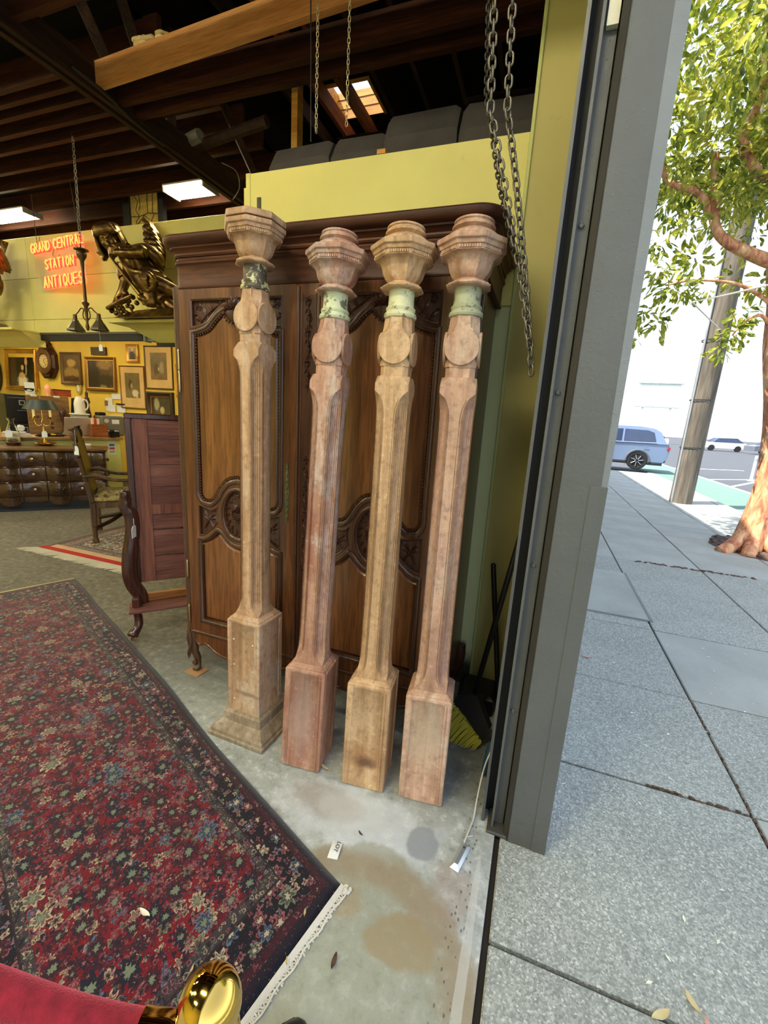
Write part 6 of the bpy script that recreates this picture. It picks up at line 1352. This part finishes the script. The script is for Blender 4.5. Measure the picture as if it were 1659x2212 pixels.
# ================================================= outdoors
bark = NT('peeling arbutus bark'); _v = bark.co(); _n = bark.noise(bark.n('Mapping', i0=_v, iScale=(5,5,2)), 2.2, 6, .65, .6)
bark.B(Base_Color=bark.ramp(_n, [(.32, srgb(120,74,58)), (.44, srgb(186,116,84)), (.54, srgb(214,156,112)), (.7, srgb(232,196,152))]), Roughness=.7, Normal=bark.bump(_n, .6, .02))
tree = thing('street_tree', 'red-barked evergreen street tree in its pavement pit, leafy crown above', 'tree', (2.78,6.96,0))
O = Vector((2.78,6.96,0))
def limb(nm, pts, r0, r1, mat=bark.m):
    q = spline([Vector(p)-O for p in pts], 5); MB().tube(q, [lerp(r0,r1,(k/(len(q)-1))**.8) for k in range(len(q))], 10).obj(nm, mat, tree, 180)
limb('trunk', [(2.76,6.98,-.02),(2.82,6.98,.35),(2.86,6.97,.9),(2.80,6.96,1.5),(2.70,6.95,2.0),(2.55,6.94,2.6),(2.47,6.93,3.1),(2.36,6.93,3.6),(2.42,6.9,4.1),(2.56,6.9,4.7),(2.6,6.95,5.6)], .20, .05)
limb('trunk_root', [(2.42,6.74,-.02),(2.52,6.80,.05),(2.64,6.88,.16),(2.76,6.95,.4),(2.81,6.98,.8)], .085, .085); limb('trunk_root', [(3.14,6.76,-.02),(3.04,6.84,.08),(2.94,6.92,.25),(2.88,6.97,.7)], .10, .085); limb('trunk_root', [(2.70,6.66,-.03),(2.74,6.76,.07),(2.79,6.88,.25),(2.83,6.96,.7)], .085, .085)
limb('second_trunk', [(2.9,7.1,.2),(3.15,7.2,1.2),(2.95,7.3,2.0),(2.75,7.3,2.9),(2.9,7.4,4.0),(3.3,7.5,5.2)], .14, .05)
limb('branch', [(2.40,6.93,3.55),(2.22,6.93,3.62),(2.02,6.94,3.72),(1.80,6.92,3.84),(1.66,6.9,4.0),(1.60,6.9,4.3),(1.5,6.9,4.8)], .085, .04)
limb('branch', [(1.66,6.9,4.0),(1.58,6.94,4.2),(1.40,6.95,4.42),(1.20,6.95,4.5),(1.02,6.95,4.63),(.9,6.9,4.9)], .055, .03)
limb('branch', [(2.42,6.9,4.05),(2.2,6.9,4.4),(2.0,6.92,4.55),(1.82,6.92,4.75),(1.78,6.94,5.0),(1.86,6.95,5.4),(1.8,7,6)], .08, .035)
limb('branch', [(2.47,6.93,3.05),(2.2,6.8,3.2),(1.9,6.7,3.3),(1.5,6.7,3.35),(1.2,6.7,3.3)], .03, .01)
limb('branch', [(2.5,6.93,2.75),(2.3,6.8,2.95),(2.1,6.7,2.85),(2.0,6.65,2.7)], .028, .01)
limb('branch', [(2.56,6.9,4.6),(2.9,6.6,5.1),(3.4,6.3,5.6)], .06, .025); limb('branch', [(2.5,6.9,4.5),(2.2,6.2,5.2),(1.9,5.7,5.9)], .05, .02)
lfm = NT('evergreen leaves'); _oi = lfm.t.nodes.new('ShaderNodeObjectInfo'); _v = lfm.co()
_c = lfm.ramp(lfm.noise(_v, 3.6, 3, .75), [(.3, srgb(66,88,38)), (.44, srgb(118,134,56)), (.55, srgb(184,184,84)), (.7, srgb(236,224,136))])
lfm.B(Base_Color=_c, Roughness=.45, Specular_IOR_Level=.5)
_tr = lfm.t.nodes.new('ShaderNodeBsdfTranslucent'); lfm.t.links.new(lfm.mix(1, _c, (1,1,.5,1), 'MULTIPLY'), _tr.inputs[0])
_mx = lfm.t.nodes.new('ShaderNodeMixShader'); _mx.inputs[0].default_value = .5
_out = lfm.t.nodes['Material Output']; lfm.t.links.new(lfm.b.outputs[0], _mx.inputs[1]); lfm.t.links.new(_tr.outputs[0], _mx.inputs[2]); lfm.t.links.new(_mx.outputs[0], _out.inputs[0])
rl = random.Random(11)
LV = [(0,0,0),(.22,.13,.02),(.55,.18,.03),(.85,.11,.01),(1,0,-.03),(.85,-.11,.01),(.55,-.18,.03),(.22,-.13,.02)]
clus = []
def cl(x, y, z, r, n): clus.append((Vector((x,y,z))-O, r, n))
for _ in range(290):
    while True:
        p = Vector((rl.uniform(-1,1), rl.uniform(-1,1), rl.uniform(-1,1)))
        if .25 < p.length < 1: break
    q = Vector((2.75+p.x*2.5, 7.1+p.y*2.2, 5.9+p.z*1.9)); 
    if q.z < 4.2 and q.x < 1.6: continue
    cl(q.x, q.y, q.z, rl.uniform(.28,.5), 62)
for x, y, z, r, n in ((1.15,6.9,3.55,.25,60),(1.3,6.8,3.3,.22,70),(1.45,6.8,3.25,.18,40),(1.1,7.0,3.9,.22,40),(1.5,6.9,3.65,.22,50),(1.05,6.8,3.0,.15,34),(1.2,6.75,2.85,.14,30),(.98,6.9,2.75,.10,14),(2.0,6.65,2.72,.17,64),(2.1,6.7,2.95,.15,34),(1.9,6.6,2.55,.12,26),(2.25,6.85,3.3,.16,44),(1.95,6.9,3.4,.16,30),(1.7,6.9,3.3,.14,16),(2.75,6.7,3.3,.2,40),(2.7,6.9,3.9,.3,70),(1.3,6.9,4.1,.25,40),(1.75,6.85,4.3,.25,50),(2.1,6.85,4.2,.25,46),(1.15,6.9,4.75,.25,60),(1.5,6.8,4.75,.28,60),(2.15,6.8,4.9,.3,60),(.95,6.8,5.2,.3,80),(1.35,6.7,5.3,.35,90),(1.8,6.6,5.5,.35,90),(2.3,6.6,5.3,.35,90),(1.1,6.6,5.8,.35,90),(1.6,6.5,6.1,.4,110),(2.2,6.4,6.1,.4,110),(1.0,6.5,6.4,.35,90),(1.45,6.4,6.7,.4,90),(2.0,6.3,6.8,.4,90)): cl(x,y,z,r,n)
fol = MB(); singles = []
for c, r, n in clus:
    for k in range(n):
        d = Vector((rl.gauss(0,1), rl.gauss(0,1), rl.gauss(0,1))).normalized()*r*rl.uniform(.3,1.1); p = c+d
        dr = (d.normalized()*.8+Vector((rl.uniform(-.6,.6), rl.uniform(-.6,.6), rl.uniform(-1.0,.3)))).normalized(); L = rl.uniform(.085,.15)
        Mx = T(*p) @ dr.to_track_quat('X', 'Z').to_matrix().to_4x4() @ RX(rl.uniform(-1,1)) @ Matrix.Diagonal((L,L*1.15,L,1))
        if len(singles) < 260 and p.z < 4.2 and r < .3 and rl.random() < .3: singles.append(Mx)
        else: fol.add(LV, [(0,1,2,3,4),(0,4,5,6,7)], Mx)
fm = fol.mesh('foliage', None, False); fo = bpy.data.objects.new('foliage', fm); COL.objects.link(fo); fm.materials.append(lfm.m); fo.parent = tree; fo['kind'] = 'stuff'
lm1 = MB().add(LV, [(0,1,2,3,4),(0,4,5,6,7)]).mesh('leaf', None, False); lm1.materials.append(lfm.m)
for Mx in singles: o = bpy.data.objects.new('leaf', lm1); COL.objects.link(o); o.parent = tree; o.matrix_local = Mx
so_ = MB(); n = 26
ed = [(2.95+.5*cos(2*pi*k/n)*(1+.08*sin(5*k)), 7.2+.68*sin(2*pi*k/n)*(1+.06*sin(3*k))) for k in range(n)]
so_.loft([[(x,y,.001) for x, y in ed], [(2.95+(x-2.95)*.85, 7.2+(y-7.2)*.85, .03) for x, y in ed], [(2.95+(x-2.95)*.2, 7.2+(y-7.2)*.2, .06) for x, y in ed]])
for k in range(160): a, q = rl.uniform(0,6.28), rl.uniform(0,1)**.5; so_.ball((2.95+.48*q*cos(a), 7.2+.64*q*sin(a), .025+.03*(1-q)), (.03,.03,.012), None, 5, 3)
tag(so_.obj('tree_pit_soil', plain('dark mulch', srgb(84,66,56), .9, bump=.8, bscale=60, var=.4, vscale=30)), 'dark mulch in the tree pit at the foot of the street tree', 'soil', kind='stuff')
polem = NT('weathered pole timber'); _v = polem.co(); _n = polem.noise(polem.n('Mapping', i0=_v, iScale=(9,9,.7)), 2, 6, .6)
polem.B(Base_Color=polem.ramp(_n, [(.3, srgb(70,65,58)), (.55, srgb(104,96,86)), (.75, srgb(132,123,110))]), Roughness=.85, Normal=polem.bump(_n, .5, .01))
po = thing('utility_pole', 'weathered wooden utility pole at the kerb behind the street tree', 'pole', (3.08,11.2,0))
MB().tube([(0,0,-.02),(.03,0,4),(.06,0,8),(.08,0,10.5)], [.22,.21,.19,.17], 18).obj('shaft', polem.m, po, 60)
MB().tube([(-.2,-.1,0),(-.19,-.1,4),(-.16,-.1,9)], .022, 8).obj('conduit', plain('grey conduit', srgb(150,156,164), .5), po, 60)
for z in (1.2,2.2,3.4): MB().lathe([(.225,z),(.228,z+.03)], 18, None, False).obj('strap', M['steel_dark'], po)
wi = MB().tube([(3.1,11.1,3.62),(1.45,6.4,3.03),(1.76,6.4,3.09),(3.4,6.2,3.45)], .01, 5); tag(wi.obj('guy_wire', plain('pale cable', srgb(206,196,176), .5), None, 60), 'pale guy cable running from the utility pole past the tree trunk', 'cable')
# parked SUV, side on
cp = plain('blue grey car paint', srgb(112,130,162), .25, .35, .5, var=.02, coat=.6); cglass = plain('dark car glass', srgb(40,52,76), .08, 0, .8); rub = plain('tyre rubber', srgb(28,28,30), .8)
car = thing('parked_suv', 'blue-grey SUV parked side-on at the end of the pavement, tail to the right', 'car', (4.62,19.6,0.0), radians(-4))
# x: 0 = tail, negative to the nose; y 0 = near side
prof_b = [(-.04,.42),(.02,.5),(.06,.72),(.05,.95),(.0,1.05),(-4.5,1.02),(-4.68,.85),(-4.7,.5),(-4.62,.32),(-4.2,.28),(-.5,.28),(-.15,.3)]
bd_ = MB(); n = 14
bd_.loft([[(x+(.0 if y in (.12,1.7) else 0)*0, yy, z) for x, z in prof_b] for yy, y in ((0.04,0),(.0,.12),(0.0,1.7),(0,0))][:1]+[[(x,.0,z) for x, z in prof_b]]+[[(x,1.85,z) for x, z in prof_b]])
bd_.obj('body', cp, car, 30)
gh = [(-.02,1.02),(-.08,1.12),(-.28,1.5),(-.5,1.63),(-1.0,1.70),(-2.2,1.70),(-2.7,1.62),(-3.5,1.08),(-3.6,1.0)]
MB().loft([[(x, y0+(.22*(z-1.02)/.68)*(1 if y0 < .9 else -1), z) for x, z in gh] for y0 in (.03,1.82)]).obj('cabin', cp, car, 30)
wn = [(-.42,1.13),(-.52,1.48),(-.75,1.56),(-1.55,1.58),(-1.55,1.1)]; 
MB().loft([[(x, .0+.22*(z-1.02)/.68+.03-d, z) for x, z in wn] for d in (0,.012)]).obj('rear_side_window', cglass, car)
wn2 = [(-1.62,1.1),(-1.62,1.58),(-2.3,1.57),(-3.1,1.12)]; MB().loft([[(x, .22*(z-1.02)/.68+.03-d, z) for x, z in wn2] for d in (0,.012)]).obj('side_window', cglass, car)
MB().tube([(-.38,.03,1.09),(-1.55,.02,1.065),(-3.2,.02,1.08)], .014, 6).obj('window_trim', plain('chrome trim', srgb(220,224,228), .15, .9), car)
for x in (-.98,-3.7):
    w = bpy.data.objects.new('wheel', MB().lathe([(0,.02),(.25,.02),(.26,.0),(.34,.0),(.365,.03),(.365,.2),(.34,.23),(0,.23)], 32, T(x,-.01,.365) @ RX(-pi/2)).mesh('wheel', 40)); COL.objects.link(w); w.parent = car; w.data.materials.append(rub)
    for k in range(7):
        a = 2*pi*k/7; MB().tube([(x+.05*cos(a),-.015,.365+.05*sin(a)),(x+.23*cos(a+.1),-.012,.365+.23*sin(a+.1))], .018, 6).obj('spoke', plain('silver spoke', srgb(150,154,160), .3, .6), w)
    MB().tube([(x+.42*cos(a),-.008,.365+.42*sin(a)) for a in [pi*1.0*k/14-.0 for k in range(15)]], .035, 8).obj('wheel_arch', plain('grey cladding', srgb(86,92,102), .6), car, 60)
MB().box((.03,.05,.90),(.12,.1,.13),None,.02).obj('tail_lamp', plain('tail lamp', srgb(150,40,60), .2), car); MB().box((-.75,-.006,.93),(.2,.02,.025),None,.006).obj('door_handle', cp, car)
MB().b2((-4.4,.02,.22),(-.1,1.8,.34)).obj('sill', plain('dark cladding', srgb(48,52,58), .6), car); MB().box((-.05,.3,.45),(.1,.5,.2),None,.02).obj('bumper', plain('dark bumper', srgb(56,60,66), .6), car)
for i, (x, y) in enumerate(((7.62,20.03),(8.9,21.5))):
    d = thing('lane_delineator', ('white flexible lane post on the road beyond the pole', 'white lane post farther right on the road')[i], 'post', (x,y,-.095), 0)
    MB().lathe([(0,0),(.12,0),(.12,.03),(.05,.04),(.045,.95),(0,.96)], 14).obj('tube', plain('white post', srgb(226,230,228), .5), d, 50); MB().lathe([(.047,.75),(.047,.85)], 14, None, False).obj('reflector_band', plain('grey band', srgb(150,156,160), .4), d)
bb = thing('billboard', 'faint pale billboard on legs far across the road', 'billboard', (15.2,75,0), 0)
wht = plain('sunbleached white', srgb(232,234,230), .6)
MB().b2((-2.6,0,5.2),(2.6,.3,8.4)).obj('panel', plain('pale grey panel', srgb(196,206,198), .6), bb); 
for x in (-1.8,1.8): MB().b2((x-.15,.1,0),(x+.15,.3,5.2)).obj('leg', wht, bb)
for z in (5.1,8.5): MB().b2((-2.9,-.1,z-.08),(2.9,.4,z+.08)).obj('rail', plain('grey rail', srgb(150,160,160), .6), bb)
for i, (x, y, rz, c, lb) in enumerate(((22.5,55,.2,(90,96,104),'distant dark parked car across the lot at the right'), (26.5,57,.1,(70,76,84),'distant dark parked car at the right edge'), (19,58,.15,(200,204,206),'distant pale parked car across the lot'), (12.5,62,.1,(206,206,204),'distant white van left of the pole'))):
    k = thing('distant_car', lb, 'car', (x,y,-.1), rz, 'distant parked cars'); m = plain('far paint %d' % i, srgb(*c), .3)
    MB().loft([[(q, yy, z) for q, z in ((-2.1,.3),(-2.1,.8),(-1.2,.92),(2.0,.95),(2.1,.7),(2.1,.3))] for yy in (0,1.7)]).obj('body', m, k); MB().loft([[(q, yy+(.2 if z > 1 else 0)*(1 if yy < 1 else -1), z) for q, z in ((-1.2,.9),(-.6,1.4),(1.2,1.45),(1.9,.9))] for yy in (.05,1.65)]).obj('cabin', cglass, k)
    for q in (-1.3,1.3): MB().lathe([(0,0),(.32,0),(.32,.2),(0,.2)], 16, T(q,-.02,.32) @ RX(-pi/2)).obj('wheel', rub, k)
# warm lamps of the shop that light the roof timber and the wardrobe
def spot_lamp(loc, tgt, e, col, label, size=.06, ang=70):
    r = thing('track_lamp', label, 'lamp', loc, 0, 'warm lamps under the roof, out of view')
    MB().lathe([(.05,-.06),(.045,.03),(.02,.05),(.0,.06)], 16, None, False).obj('can', M['blackp'], r)
    l = bpy.data.lights.new('lamp', 'SPOT'); l.energy = e; l.color = col; l.spot_size = radians(ang); l.spot_blend = .6; l.shadow_soft_size = size
    o = bpy.data.objects.new('lamp_light', l); COL.objects.link(o); o.location = loc; o.rotation_euler = (Vector(tgt)-Vector(loc)).to_track_quat('-Z', 'Y').to_euler()
spot_lamp((-1.9,.3,2.9), (-1.9,2.4,3.56), 420, (1,.62,.3), 'warm lamp aimed at the lit roof beam', .05, 75)
